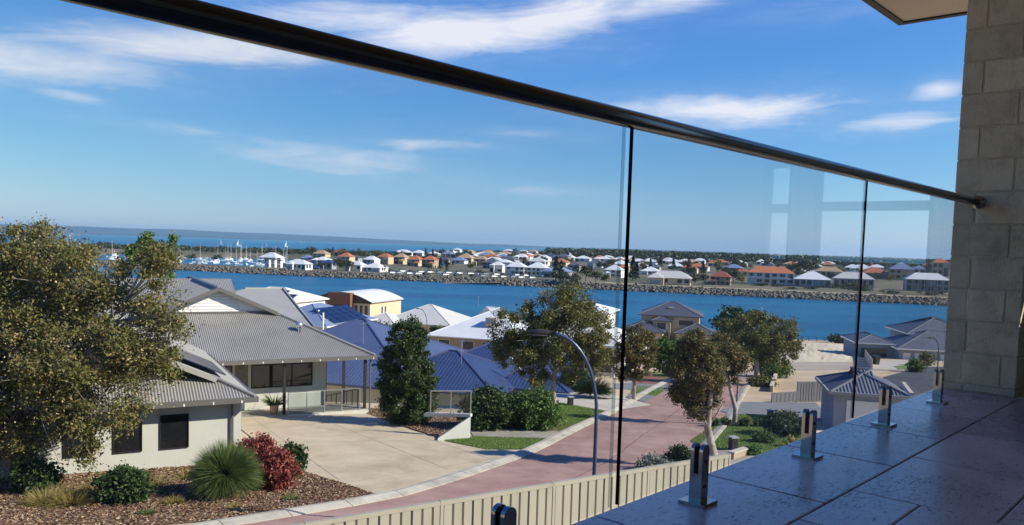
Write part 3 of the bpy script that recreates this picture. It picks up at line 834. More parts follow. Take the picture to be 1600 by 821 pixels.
# riprap: real boulders, too many to count
def riprap(name, label, fpos, n, s0, s1, seed):
    r = np.random.default_rng(seed); base = []
    for k in range(6):
        b = np.array([(-1, -1, -1), (1, -1, -1), (1, 1, -1), (-1, 1, -1), (-1, -1, 1), (1, -1, 1), (1, 1, 1), (-1, 1, 1)]) * .5; base.append(b * (.7 + .6 * r.random((8, 3))))
    fq = np.array([(3, 2, 1, 0), (4, 5, 6, 7), (0, 1, 5, 4), (1, 2, 6, 5), (2, 3, 7, 6), (3, 0, 4, 7)]); VV = []; FF = []
    for i in range(n):
        P = fpos(r); s = s0 + (s1 - s0) * r.random() ** 2; a = r.random() * 6.28; c, s_ = math.cos(a), math.sin(a); b = base[i % 6] * s * np.array([1.25, 1, .8])
        VV.append(b @ np.array([[c, -s_, 0], [s_, c, 0], [0, 0, 1]]) + P); FF.append(fq + 8 * i)
    return stuff(link(name, np_mesh(name, np.concatenate(VV), np.concatenate(FF), M_ROCK)), label, 'rocks')


def fp(r):
    u = -.60 + 1.25 * r.random(); s = r.random(); y = (430 + (-1 + 9.5 * s) / .953) / (1 + .317 * u); x = u * y
    return np.array([x, y, -21.2 + 2.5 * min(1, s * 1.25) + r.normal() * .25 + .2])


riprap('rock_revetment', 'long grey boulder bank along the far side of the channel', fp, 16000, .5, 1.25, 21)
#@@BALCONY
# ------------------------------------------------------------------ balcony we stand on (local x = along the glass, local y = outwards)
BR = math.radians(47.15); FLOOR = -.69


def bw(s, n, z=0.0):
    return (math.cos(BR) * s - math.sin(BR) * n, math.sin(BR) * s + math.cos(BR) * n, z)


fl = MB().box(-6, 4.70, -2.4, 1.214, FLOOR - .24, FLOOR - .006).build('balcony_floor', M_GROUT); fl.rotation_euler = (0, 0, BR); struct(fl)
# french-pattern travertine on a .19 m module
mod = .19; S0, S1, N0, N1 = -1.2, 4.72, -1.9, 1.218
nc, nr = int(round((S1 - S0) / mod)), int(round((N1 - N0) / mod)); occ = np.zeros((nc + 6, nr + 6), bool); r = random.Random(3); tmesh = {}
occ[nc:, :] = True; occ[:, nr:] = True
for i in range(nc):
    for j in range(nr):
        if occ[i, j]: continue
        opts = [(3, 2), (2, 2), (2, 3), (3, 2), (2, 1), (1, 1), (2, 2), (1, 2)]
        r.shuffle(opts); opts.sort(key=lambda o: -min(o[0] * o[1], 6) + r.random() * 3)
        for (w, h) in opts:
            if not occ[i:i + w, j:j + h].any(): break
        else: w = h = 1
        occ[i:i + w, j:j + h] = True
        if (w, h) not in tmesh:
            g = .0022; m = MB(); X, Y = w * mod / 2 - g, h * mod / 2 - g; c = .003
            m.add([(-X, -Y, -.02), (X, -Y, -.02), (X, Y, -.02), (-X, Y, -.02), (-X, -Y, -c), (X, -Y, -c), (X, Y, -c), (-X, Y, -c),
                   (-X + c, -Y + c, 0), (X - c, -Y + c, 0), (X - c, Y - c, 0), (-X + c, Y - c, 0)],
                  [(0, 1, 5, 4), (1, 2, 6, 5), (2, 3, 7, 6), (3, 0, 4, 7), (4, 5, 9, 8), (5, 6, 10, 9), (6, 7, 11, 10), (7, 4, 8, 11), (8, 9, 10, 11)])
            tmesh[(w, h)] = m.mesh('tile', M_TRAV)
        link('tile', tmesh[(w, h)], fl, (S0 + (i + w / 2) * mod, N1 - (j + h / 2) * mod, FLOOR + r.uniform(-.0005, .0005)))

NG = 1.085; GB, GT = -.61, .285
PAN = [(-1.2, 1.530, 'clear glass balustrade panel nearest the camera, left of the wide gap', False), (1.562, 3.072, 'middle clear glass balustrade panel between the two dark joints', True),
       (3.09, 4.60, 'clear glass balustrade panel beside the block pillar', True)]
bal = thing('glass_balustrade', 'frameless clear glass balustrade with dark tube handrail along the balcony edge', 'balustrade', bw(0, NG, FLOOR), BR)
Z0 = -FLOOR
for a, b, lab, dark in PAN:
    t = MB().box(a + .001, b - .001, -.0045, .0045, GB + Z0, GT + Z0).build('glass_panel', M_GLASS, bal)
    MB().box(a - .0015, a, -.0047, .0047, GB + Z0, GT + Z0).build('edge', M_GEDGE, t)
    MB().box(b, b + .0015, -.0047, .0047, GB + Z0, GT + Z0).build('edge', M_GEDGE2, t)
# handrail tube, end flange
hr = MB().tube([(-3, 0, .302 + Z0), (4.715, 0, .302 + Z0)], .0205, 24).build('handrail', M_RAIL, bal, True)
MB().tube([(4.672, 0, .302 + Z0), (4.690, 0, .302 + Z0)], .027, 24).build('collar', M_CHROME, hr, True)
MB().tube([(4.690, 0, .302 + Z0), (4.719, 0, .302 + Z0)], .034, 24).build('flange', M_CHROME, hr, True)


def spigot(s):
    w = .0185; t = MB().box(-w, w, -w, w, .009, .085).build('glass_clamp', M_CHROME, bal, loc=(s, 0, 0))
    MB().box(-.039, .039, -.039, .039, .0005, .009).build('base_plate', M_CHROME, t)
    for sg in (-1, 1):
        # cheek with a domed top
        pr = [(-w, .0852)] + [(w * math.cos(math.pi - k * math.pi / 10), .148 + .018 * math.sin(k * math.pi / 10)) for k in range(11)] + [(w, .0852)]
        y0, y1 = (.0075, w) if sg > 0 else (-w, -.0075); n = len(pr); m = MB()
        m.add([(x, y0, z) for x, z in pr] + [(x, y1, z) for x, z in pr], [tuple(range(n)), tuple(reversed(range(n, 2 * n)))] + [(i, i + n, (i + 1) % n + n, (i + 1) % n) for i in range(n)])
        m.build('cheek', M_CHROME, t)
    MB().box(-w - .0005, w + .0005, -.0075, -.0062, .0852, .155).build('gasket', M_BLACK, t); MB().box(-w - .0005, w + .0005, .0062, .0075, .0852, .155).build('gasket', M_BLACK, t)
    for z in (.05, .12):
        MB().tube([(0, -w - .002, z), (0, -w, z)], .005, 10).build('screw', M_BLACK, t)


for s in (1.165, 1.948, 2.684, 3.452, 4.205): spigot(s)

# block pillar
pt = thing('block_pillar', 'sandy masonry block pillar at the right end of the balcony', 'pillar', bw(4.72, 0), BR)
MB().box(.004, .35, .864, 1.196, FLOOR - .2, 2.4).build('mortar', M_MORT, pt)
z = .02 - .1685 * 5; k = 0; jj = .005
while z < 2.3:
    cut = 1.098 if k % 2 == 0 else .93
    z0 = max(z + jj, FLOOR + .002)
    for n0, n1 in ((.86, cut - jj), (cut + jj, 1.2)):
        if n1 - n0 < .02: continue
        m = MB(); e = .003
        m.add([(0 + e, n0, z0), (.356, n0, z0), (.356, n1, z0), (e, n1, z0), (e, n0, z + .1635), (.356, n0, z + .1635), (.356, n1, z + .1635), (e, n1, z + .1635),
               (0, n0 + e, z0 + e), (0, n1 - e, z0 + e), (0, n1 - e, z + .1635 - e), (0, n0 + e, z + .1635 - e)],
              [(3, 2, 1, 0), (4, 5, 6, 7), (0, 1, 5, 4), (1, 2, 6, 5), (2, 3, 7, 6), (8, 11, 10, 9), (0, 4, 11, 8), (3, 0, 8, 9), (7, 3, 9, 10), (4, 7, 10, 11)])
        m.build('block', M_BLOCK, pt)
    z += .1685; k += 1
# our house: roof with lined soffit, window beside the pillar, rear wall and lower storey
oh = thing('balcony_house', 'house carrying the balcony, its pale soffit corner showing at top right', 'house', bw(0, 0), BR)
ro = MB().box(-8, 6.19, -8, 1.98, 1.702, 1.93).build('soffit', M_SOFF, oh)
g = MB(); g.box(-8, 6.24, 1.98, 2.03, 1.69, 1.95); g.box(6.19, 6.24, -8, 1.978, 1.69, 1.95); g.build('fascia', M_DTRIM, oh)
m = MB(); m.poly([(-8, 2.1, 1.955), (6.3, 2.1, 1.955), (1.3, -2.9, 4.2), (-8, -2.9, 4.2)]); m.poly([(6.3, 2.1, 1.955), (6.3, -8, 1.955), (1.3, -2.9, 4.2)]); m.build('roof', M_CORR, oh)
MB().box(-8, 7, -2.65, -2.42, -7, 1.70).build('wall', M_REND, oh)
MB().box(-8, 5.07, -2.40, .95, -7, FLOOR - .26).build('wall', M_REND, oh)
MB().box(4.71, 5.3, -2.40, 1.2, -7, FLOOR - .21).build('wall', M_REND, oh)
for x in (-5.5, -.5, 4.4): MB().box(x, x + .3, .97, 1.2, -7, FLOOR - .25).build('column', M_REND, oh)
# end wall beside the pillar with a narrow and a wide window
w_ = MB(); w_.box(4.95, 5.12, -2.41, -.24, FLOOR, 1.70); w_.box(4.95, 5.12, -.238, .03, .585, 1.70); w_.box(4.951, 5.119, -.04, .10, FLOOR, .583); w_.box(4.953, 5.117, -.237, -.041, FLOOR, -.03); w_.box(4.952, 5.118, .101, .86, FLOOR, -.03); w_.build('end_wall', M_REND, oh)
fr = MB(); X0, X1 = 4.975, 5.03
for n0_, n1_ in ((-.24, -.21), (-.065, -.042), (.10, .13), (.77, .80)): fr.box(X0, X1, n0_, n1_, FLOOR + .001, .58 if n1_ < .1 else 1.69)
for z0_, z1_ in ((FLOOR + .002, FLOOR + .05), (.27, .325), (.56, .58)): fr.box(X0 + .002, X1 - .002, -.209, -.066, z0_, z1_)
for z0_, z1_ in ((FLOOR + .002, FLOOR + .05), (.28, .335), (1.64, 1.69)): fr.box(X0 + .002, X1 - .002, .131, .769, z0_, z1_)
wf = fr.build('window_frame', M_FGREY, oh)
MB().box(4.72, 5.3, -2.38, .858, FLOOR - .2, FLOOR - .002).build('sill', M_REND, oh)
#@@HOUSES
# ------------------------------------------------------------------ grey house across the road (local x = along the front, y = away)
HA = math.radians(28.8); HC = (-6.52, 38.24, -5.45)
hs = thing('corrugated_roof_house', 'grey corrugated roof house with pale rendered walls, veranda and front garage wing', 'house', HC, HA)
TP = .459; FZ = -2.56    # roof slope, veranda floor below the eave
# main roof: front hip cut by a gablet, ridge running back
m = MB(); xl = -13.2; kb = 3.95; hb = kb * TP
corr(m, [(xl, 0, 0), (0, 0, 0), (-kb, kb, hb), (xl + kb, kb, hb)], (0, -1))
corr(m, [(0, 0, 0), (0, 15, 0), (-6.6, 15, 6.6 * TP), (-6.6, kb - .35, 6.6 * TP), (-kb, kb - .35, hb), (-kb + .01, kb, hb)], (1, 0))
corr(m, [(xl, 15, 0), (xl, 0, 0), (xl + kb, kb, hb), (xl + kb, kb - .35, hb), (-6.6, kb - .35, 6.6 * TP), (-6.6, 15, 6.6 * TP)], (-1, 0))
m.poly([(xl, 0.02, -.07), (xl, 15, -.07), (0, 15, -.07), (0, .02, -.07)])
mr = m.build('roof', M_CORR, hs)
m = MB()
for a, b in (((0, 0, 0), (-kb, kb, hb)), ((xl, 0, 0), (xl + kb, kb, hb)), ((-6.6, kb - .35, 6.6 * TP), (-6.6, 15, 6.6 * TP))): m.tube([(a[0], a[1], a[2] + .03), (b[0], b[1], b[2] + .03)], .075, 8)
m.build('ridge_cap', M_CORR, mr)
m = MB()
for sg in (1, -1):
    e = (-6.6 + sg * (6.6 - kb + .12), kb - .36, hb - .04); m.bar((-6.6, kb - .37, 6.6 * TP - .03), e, .05, .17)
m.bar((-6.6 - (6.6 - kb), kb - .04, hb + .03), (-6.6 + (6.6 - kb), kb - .04, hb + .03), .07, .08); m.build('barge_board', M_TRIM, mr)
# gablet cladding boards
nb = 7; gz0, gz1 = hb + .02, 6.6 * TP - .12
for i in range(nb):
    z0 = gz0 + (gz1 - gz0) * i / nb; z1 = gz0 + (gz1 - gz0) * (i + 1) / nb - .012
    w0 = (6.6 * TP - z0) / TP - .12; w1 = max((6.6 * TP - z1) / TP - .12, .01)
    MB().add([(-6.6 - w0, kb - .012, z0), (-6.6 + w0, kb - .012, z0), (-6.6 + w1, kb + .012, z1), (-6.6 - w1, kb + .012, z1), (-6.6 - w0, kb + .06, z0), (-6.6 + w0, kb + .06, z0), (-6.6 + w1, kb + .06, z1), (-6.6 - w1, kb + .06, z1)],
             [(0, 1, 2, 3), (7, 6, 5, 4), (0, 4, 5, 1), (1, 5, 6, 2), (2, 6, 7, 3), (3, 7, 4, 0)])
    mm = MB(); mm.add([(-6.6 - w0, kb - .012, z0), (-6.6 + w0, kb - .012, z0), (-6.6 + w1, kb + .012, z1), (-6.6 - w1, kb + .012, z1), (-6.6 - w0, kb + .06, z0), (-6.6 + w0, kb + .06, z0), (-6.6 + w1, kb + .06, z1), (-6.6 - w1, kb + .06, z1)],
                     [(0, 1, 2, 3), (7, 6, 5, 4), (0, 4, 5, 1), (1, 5, 6, 2), (2, 6, 7, 3), (3, 7, 4, 0)])
    mm.build('board', M_WHITE, mr)
# rear cross wing
m = MB(); corr(m, [(-20, 7.4, .75), (-4.6, 7.4, .75), (-4.6, 12.4, 3.06), (-20, 12.4, 3.06)], (0, -1)); corr(m, [(-4.6, 7.4, .75), (-4.6, 17, .75), (-4.6 - .01, 12.4, 3.06)], (1, 0))
m.poly([(-20, 12.4, 3.06), (-4.6, 12.4, 3.06), (-4.6, 17, .75), (-20, 17, .75)]); m.build('roof', M_CORR, hs)
g = MB(); g.box(xl - .06, .09, -.12, -.005, -.15, .03); g.box(-.02, .10, -.003, 15, -.15, .025); g.build('gutter', M_TRIM, hs)
# walls
w = MB(); w.box(-13, -1.92, 1.6, 14.6, -4.6, -.075); w.build('wall', M_REND, hs)
for (x0, x1, n_) in ((-5.41, -2.64, 3),):
    wo_ = window(hs, M_WIN, x0, x1, -1.5, -.48, 1.6)
    for k in range(1, n_): MB().box(x0 + (x1 - x0) * k / n_ - .025, x0 + (x1 - x0) * k / n_ + .025, 1.555, 1.588, -1.5, -.48).build('mullion', M_DTRIM, wo_)
window(hs, M_WIN, -7.0, -6.35, -1.5, -.48, 1.6)
MB().box(-6.2, -5.6, 1.56, 1.605, -1.7, -.35).build('wall_art', M_DARKLAND, hs)
# veranda slab, posts, glass railing
MB().box(-7.4, -.3, .05, 1.598, -4.2, FZ).build('veranda_floor', M_DRIVE2, hs)
MB().box(-4.1, -.3, -.12, .048, -4.2, FZ - .02).build('veranda_edge', M_REND, hs)
for x in (-4.25, -.42): MB().box(x - .06, x + .06, .10, .22, FZ - .4, -.08).build('post', M_DTRIM, hs)
for y in (3.6, 7.0): MB().box(-.46, -.34, y, y + .12, -4.5, -.08).build('post', M_DTRIM, hs)
MB().tube([(-.18, .1, -.1), (-.18, .1, -3.0)], .04, 8).build('downpipe', M_TRIM, hs)
rp = MB(); xs_ = [-4.1, -3.25, -2.41, -1.58, -.70]
for x in xs_: rp.box(x - .02, x + .02, .0, .04, FZ, -1.56)
rp.box(-4.12, -.68, -.003, .043, -1.56, -1.52); rg = rp.build('railing', M_ALU, hs)
for a, b in zip(xs_[:-1], xs_[1:]): MB().box(a + .03, b - .03, .014, .024, FZ + .06, -1.6).build('pane', M_GLASSF, rg)
# side stair with railing going down
rp = MB()
for k in range(7):
    y = .3 + k * .9; z = FZ - k * .22; rp.box(-.72, -.68, y, y + .04, z - .3, z + .95)
rp.bar((-.7, .3, FZ + .95), (-.7, 5.7, FZ + .95 - 1.32), .045); rg2 = rp.build('stair_railing', M_DTRIM, hs)
for k in range(10): MB().box(-1.85, -.75, .5 + k * .42, .5 + (k + 1) * .42, FZ - .6 - k * .12, FZ - .03 - k * .12).build('step', M_REND, hs)
for k in range(9): MB().box(-7.0 + k * .86, -6.96 + k * .86, -.13, -.121, -.13, -.05).build('bracket', M_WHITE, hs)
# garage wing at the front left
gx, gy, gze = -7.64, -10.63, .40; GWd = 8.4; kg = 1.15
def gp(x, y, z): return (gx + x, gy + y, gze + z)
m = MB(); hr_ = GWd / 2 * TP; hk = kg * TP
corr(m, [gp(-GWd, 0, 0), gp(0, 0, 0), gp(-kg, kg, hk), gp(-GWd + kg, kg, hk)], (0, -1))
corr(m, [gp(0, 0, 0), gp(0, 12.6, 0), gp(-GWd / 2, 12.6, hr_), gp(-GWd / 2, kg - .3, hr_), gp(-kg, kg - .3, hk), gp(-kg + .01, kg, hk)], (1, 0))
corr(m, [gp(-GWd, 12.6, 0), gp(-GWd, 0, 0), gp(-GWd + kg, kg, hk), gp(-GWd + kg, kg - .3, hk), gp(-GWd / 2, kg - .3, hr_), gp(-GWd / 2, 12.6, hr_)], (-1, 0))
m.poly([gp(-GWd, .02, -.07), gp(-GWd, 12, -.07), gp(0, 12, -.07), gp(0, .02, -.07)])
gr = m.build('roof', M_CORR, hs)
m = MB()
for a, b in ((gp(0, 0, .03), gp(-kg, kg, hk + .03)), (gp(-GWd / 2, kg - .3, hr_ + .03), gp(-GWd / 2, 12, hr_ + .03))): m.tube([a, b], .07, 8)
m.build('ridge_cap', M_CORR, gr)
m = MB()
for sg in (1, -1): m.bar(gp(-GWd / 2, kg - .33, hr_ - .04), gp(-GWd / 2 + sg * (GWd / 2 - kg + .1), kg - .33, hk - .05), .05, .16)
m.build('barge_board', M_CORR2, gr)
MB().poly([gp(-GWd + kg, kg + .02, hk), gp(-kg, kg + .02, hk), gp(-GWd / 2, kg + .02, hr_ - .02)], 0).build('gablet', M_DTRIM, gr)
g = MB(); g.box(gx - GWd - .05, gx + .09, gy - .11, gy - .004, gze - .14, gze + .02); g.box(gx - .02, gx + .09, gy - .002, gy + 10.5, gze - .14, gze + .017); g.build('gutter', M_TRIM, gr)
MB().box(gx - GWd + .35, gx - .34, gy + .5, gy + 12, -3.4, gze - .072).build('wall', M_REND, hs)
for x0, x1 in ((-2.73, -1.94), (-4.02, -3.27), (-5.33, -4.6)): window(hs, M_WIN, gx + x0, gx + x1, gze - 1.52, gze - .49, gy + .5, M_DTRIM, .02)
MB().tube([gp(-.62, .42, -.08), gp(-.62, .42, -2.9)], .038, 8).build('downpipe', M_TRIM, hs)
for k in range(10): MB().box(gx - .45 - k * .85, gx - .41 - k * .85, gy - .125, gy - .112, gze - .13, gze - .05).build('bracket', M_WHITE, hs)
# solar panels on the garage's right slope
pang = math.atan(TP); pm = MB().box(-.8, .8, -.5, .5, 0, .04).mesh('solar_panel', M_SOLAR)
for k in range(3):
    o = link('solar_panel', pm, gr, gp(-1.35 - 0, 2.3 + k * 1.06, 1.35 * TP + .16), (0, pang, 0))

# potted plant on the veranda
a, b = np.array([math.cos(HA), math.sin(HA)]), np.array([-math.sin(HA), math.cos(HA)]); q = np.array(HC[:2]) + a * -4.62 + b * .5
pp = thing('potted_plant', 'spiky green plant in a pale terracotta pot on the veranda', 'potted plant', (q[0], q[1], HC[2] + FZ))
MB().lathe([(.14, .002), (.19, .2), (.21, .38), (.22, .40), (.18, .40), (.16, .34)], 16).build('pot', M_POT, pp, True)
tmp = blades('leaves_tmp', 'x y z w', (0, 0, 0), 70, .75, .08, .07, LF_STRAP, 31, up=.6, z0=.34, droop=.2); ch = tmp.children[0]; ch.parent = pp; ch.name = 'leaves'; bpy.data.objects.remove(tmp)

# ------------------------------------------------------------------ neighbouring houses, square to the channel
NA = math.radians(-18); na, nb_ = np.array([math.cos(NA), math.sin(NA), 0]), np.array([-math.sin(NA), math.cos(NA), 0])


def nhouse(name, label, org, rects, wallm, roofm, capm=None, trim=M_TRIM, wall_h=2.6, tanp=.447, rz=NA, over=.5, caps=True, ribbed=False, ribp=(.09, .016)):
    """org = eave level origin; rects = (x0,x1,y0,y1,dz,axis) eave rectangles in the house's frame"""
    t = thing(name, label, 'house', org, rz); ridge = []
    for (x0, x1, y0, y1, dz, ax) in rects:
        MB().box(x0 + over, x1 - over, y0 + over, y1 - over, dz - wall_h - 1.2, dz - .065).build('wall', wallm, t)
        ridge.append(hip_roof(t, x0, x1, y0, y1, dz, tanp, roofm, ax, capm, trim, ribbed, caps=caps, ribp=ribp))
    return t, ridge


# lavender-blue roof, big pyramid hip
ap = atY(570, 499.2, 58.0); k = 7.55; org = ap + (na - nb_) * k; org[2] = -9.0
tA, _ = nhouse('blue_roof_house', 'big lavender-blue hip roof house behind the veranda of the grey house', org, [(-15.6, 0, 0, 15.1, 0, 'x')], M_REND, M_BLUE, M_BLUECAP, M_BLUECAP, tanp=(ap[2] + 9) / k, ribbed=True, ribp=(.24, .011))
# deep-blue cluster of hips beside the gum tree
tB, _ = nhouse('blue_roof_house', 'low deep-blue house of several stepped hips between evergreen and gum tree', (-.75, 47.3, -8.95),
               [(-9.2, 0, 0, 8.6, 0, 'x'), (-7.5, 1.6, 7.2, 15.6, .35, 'x'), (-2.2, 3.6, 3.3, 10.5, -.03, 'y')], M_REND, M_BLUE2, M_BLUECAP, M_BLUECAP, ribbed=True, ribp=(.24, .011))
m = MB(); m.add([(-1.3, 4.4, .95), (.1, 4.4, .95), (-.6, 4.4, 1.75)], [(0, 1, 2)]); 
MB().add([], []); gm = MB(); gm.bar((-1.35, 4.35, .9), (-.6, 4.35, 1.75), .08, .14); gm.bar((.15, 4.35, .9), (-.6, 4.35, 1.75), .08, .14); gm.build('barge_board', M_WHITE, tB)
m.build('gablet', M_WHITE, tB)
window(tB, M_WIN2, .9, 2.2, -1.9, -.5, 3.8, M_WHITE)
# large smooth grey roof behind the main house (ridge runs back)
rr = atY(441.6, 451.7, 62.0); hb2 = np.array([-math.sin(HA), math.cos(HA), 0]); W3, T3 = 9.2, .2175
t3 = thing('grey_roof_house', 'smooth pale grey low-pitched roof rising behind the gablet of the grey house', 'house', P3(rr - hb2 * W3 - np.array([0, 0, W3 * T3])), HA)
MB().box(-11.5, -.4, .5, 2 * W3 - .5, -4, -.065).build('wall', M_REND, t3); ro3, _, _ = hip_roof(t3, -12, 0, 0, 2 * W3, 0, T3, M_CORR2, 'x', M_CORR2, M_DTRIM, hips=(True, False), caps=False)
m = MB(); m.bar((.03, 0, .03), (.03, W3, W3 * T3 + .03), .1, .16); m.bar((.03, W3, W3 * T3 + .03), (.03, 2 * W3, .03), .1, .16); m.tube([(-12 + W3, W3, W3 * T3 + .03), (0, W3, W3 * T3 + .03)], .07, 8); m.build('barge_cap', M_CORR2, ro3)
# white two-storey with solar panels
t4, _ = nhouse('white_roof_house', 'white two-storey house with solar panels above the grey roofs', (-36.4, 133.5, -10.4), [(-14, 0, 0, 11, 0, 'x')], M_FWHITE, M_WROOF, M_WROOF, M_WHITE, wall_h=5.4, tanp=.36)
spm = MB().box(-.85, .85, -.5, .5, 0, .05).mesh('solar_panel', M_SOLAR)


def solars(par, cols, rows, x0, y0, z0, tanp, dx=1.75, dy=1.04, face='front', mesh=spm):
    an = math.atan(tanp)
    for i in range(cols):
        for j in range(rows):
            if face == 'front': link('solar_panel', mesh, par, (x0 + i * dx, y0 + j * dy * math.cos(an), z0 + j * dy * math.sin(an) + .08), (an, 0, 0))
            else: link('solar_panel', mesh, par, (x0 - j * dy * math.cos(an), y0 + i * dx, z0 + j * dy * math.sin(an) + .08), (0, an, math.pi / 2 if False else 0))


solars(t4.children[1], 3, 2, -5.6, 1.1, 1.1 * .36, .36, 1.85, 1.2); solars(t4.children[1], 2, 1, -6.2, 3.7, 3.7 * .36, .36, 1.85, 1.2)
# slate-blue roof with the big solar array
o5 = atY(510.4, 511, 93.0)
t5, _ = nhouse('blue_roof_house', 'slate-blue roof house carrying a large solar panel array', o5, [(-10.5, 0, 0, 12.5, 0, 'y')], M_FWHITE, M_LBLUE, M_LBLUE, M_WHITE, tanp=.40)
spm2 = MB().box(-.455, .455, -.77, .77, 0, .05).mesh('solar_panel', M_SOLAR)
for i in range(5):
    for j in range(4): link('solar_panel', spm2, t5.children[1], (-.75 - j * 1.0 * .93, 3.2 + i * 1.68 + j * .25, (.75 + j * .93) * .40 + .07), (0, math.atan(.40), 0))
for x in (-2.2, -.9): window(t5, M_WIN2, x, x + .7, -1.8, -.5, .5, M_WHITE)
for y in (2, 3.6, 6): window(t5, M_WIN2, y, y + .8, -1.6, -.5, -.5, M_WHITE, face=1, axis='x')
fp_ = atY(504.6, 521, 88); ft = atY(504.6, 489, 88)
tag(MB().tube([(0, 0, -2), (0, 0, ft[2] - fp_[2])], .10, 8).build('flagpole', M_WHITE, loc=P3(fp_)), 'short white pole in front of the slate-blue solar roof', 'pole')
# arched-roof building
t6 = thing('arched_roof_building', 'cream and brown building with arched white roof beside the channel', 'building', P3(atY(578.4, 474.0, 183.0) * np.array([1, 1, 0]) + np.array([0, 0, -19])), NA)
Wb, Db = 14.6, 16.0
MB().box(-Wb, 0, 0, Db, -1, 4.9).build('wall', M_BRICKW, t6)
na_ = 14; prof = [(-Wb - .9 + (Wb + 1.5) * i / na_, 5.0 + 2.75 * math.sin(math.pi * (.06 + .86 * i / na_)) - .45) for i in range(na_ + 1)]
m = MB(); m.add([(x, -.4, z) for x, z in prof] + [(x, Db + .4, z) for x, z in prof], [(i, i + 1, i + na_ + 2, i + na_ + 1) for i in range(na_)])
m.add([(x, -.4, z - .16) for x, z in prof] + [(x, Db + .4, z - .16) for x, z in prof], [(i, i + na_ + 1, i + na_ + 2, i + 1) for i in range(na_)]); m.build('roof', M_WROOF, t6, True)
m = MB(); m.add([(x, -.25, z - .12) for x, z in prof] + [(x, -.25, 4.85) for x, z in prof], [(i, i + na_ + 1, i + na_ + 2, i + 1) for i in range(na_)]); m.build('fascia', M_DBROWN, t6)
m = MB(); m.add([(x, -.46, z - .17) for x, z in prof] + [(x, -.46, z + .03) for x, z in prof], [(i, i + 1, i + na_ + 2, i + na_ + 1) for i in range(na_)]); m.build('roof_edge', M_DBROWN, t6)
MB().box(-Wb + 4.4, -Wb + 10.3, -1.6, .2, -1, 7.2).build('entry_block', M_BROWN, t6)
for x in (-9.0, -7.5, -6.0): window(t6, M_WIN2, x, x + 1.3, 2.4, 4.3, -1.6, M_DBROWN, .08)
for x in (-13.4, -12.0, -10.8): window(t6, M_WIN2, x, x + .6, 3.0, 4.2, 0, M_DBROWN, .05)
for x in (-3.9, -2.6, -1.3): window(t6, M_WIN2, x, x + .6, 2.0, 4.3, 0, M_DBROWN, .05)
for y in (5.5, 7.2): window(t6, M_WIN2, y, y + .8, 2.2, 3.9, 0, M_WHITE, .08, face=1, axis='x')
# two white-roof houses
nhouse('white_roof_house', 'pale stone roof house in front of the channel left of the bright white roof', (-10.6, 139.5, -14.2), [(-14, 0, 0, 13.5, 0, 'x'), (-18, -8, -4.5, 6, -.6, 'y')], M_FCREAM, M_WROOF2, M_WROOF2, M_WHITE)
t8, _ = nhouse('white_roof_house', 'bright white roof house with a rooftop cooler above the blue roofs', (1.4, 100.9, -12.0), [(-13.4, 0, 0, 15.4, 0, 'x')], M_FTAN, M_WROOF, M_WROOF, M_WHITE, tanp=.46)
for x in (-11.6, -8.2, -5.5): window(t8, M_WIN2, x, x + 1.5, -1.6, -.5, .5, M_WHITE)
cx, cy = -5.2, 3.4; m = MB(); m.box(cx - .75, cx + .75, cy - .75, cy + .75, cy * .46 - .25, cy * .46 + .95); ac = m.build('roof_cooler', M_FCREAM, t8)
for sx_ in (-.36, .36): MB().box(cx + sx_ - .3, cx + sx_ + .3, cy - .78, cy - .752, cy * .46 + .1, cy * .46 + .8).build('louvre', M_FGREY, ac)
for sy_ in (-.36, .36): MB().box(cx + .752, cx + .78, cy + sy_ - .3, cy + sy_ + .3, cy * .46 + .1, cy * .46 + .8).build('louvre', M_FGREY, ac)
MB().tube([(-3.5, 3.3, 1.4), (-3.5, 3.3, 2.0), (-3.3, 3.2, 2.05)], .1, 8).build('vent_pipe', M_WHITE, t8)
# dark two-storey
o9 = atY(1047, 494, 146.0)
t9 = thing('dark_roof_house', 'cream two-storey house with charcoal roofs by the water', 'house', P3(o9), math.radians(-14))
MB().box(-5.2, 5.2, .5, 10.5, -5.4, -.065).build('wall', M_FCREAM, t9); hip_roof(t9, -5.9, 5.9, 0, 11, 0, .43, M_CHAR, 'x', M_CHAR, M_CHAR)
hip_roof(t9, -8.5, -.6, -4.5, 4, -2.7, .43, M_CHAR, 'y', M_CHAR, M_CHAR); MB().box(-8, -1, -4, 3, -5.4, -2.77).build('wall', M_FCREAM, t9)
hip_roof(t9, .9, 8.6, -3.6, 4, -2.75, .43, M_CHAR, 'y', M_CHAR, M_CHAR); MB().box(1.3, 8.1, -3.1, 3, -5.4, -2.82).build('wall', M_FCREAM, t9)
MB().box(-3.0, .2, -1.2, .49, -5.3, -.9).build('wall', M_FCREAM, t9); hip_roof(t9, -3.3, .5, -1.6, 2.2, -.84, .43, M_CHAR, 'y', M_CHAR, M_CHAR)
window(t9, M_WIN2, -2.2, -.6, -2.4, -1.2, -1.2, M_WHITE); window(t9, M_WIN2, 1.6, 4.2, -1.7, -.7, .5, M_WHITE); window(t9, M_WIN, -2.3, -.2, -5.2, -2.9, -1.2, M_DTRIM)
window(t9, M_WIN2, -6.6, -3.2, -4.9, -3.2, -4, M_WHITE); window(t9, M_WIN2, 2.4, 6.4, -4.9, -3.2, -3.1, M_WHITE); MB().box(-.5, .5, 2.5, 3.0, 1.2, 1.5).build('skylight', M_ALU, t9)
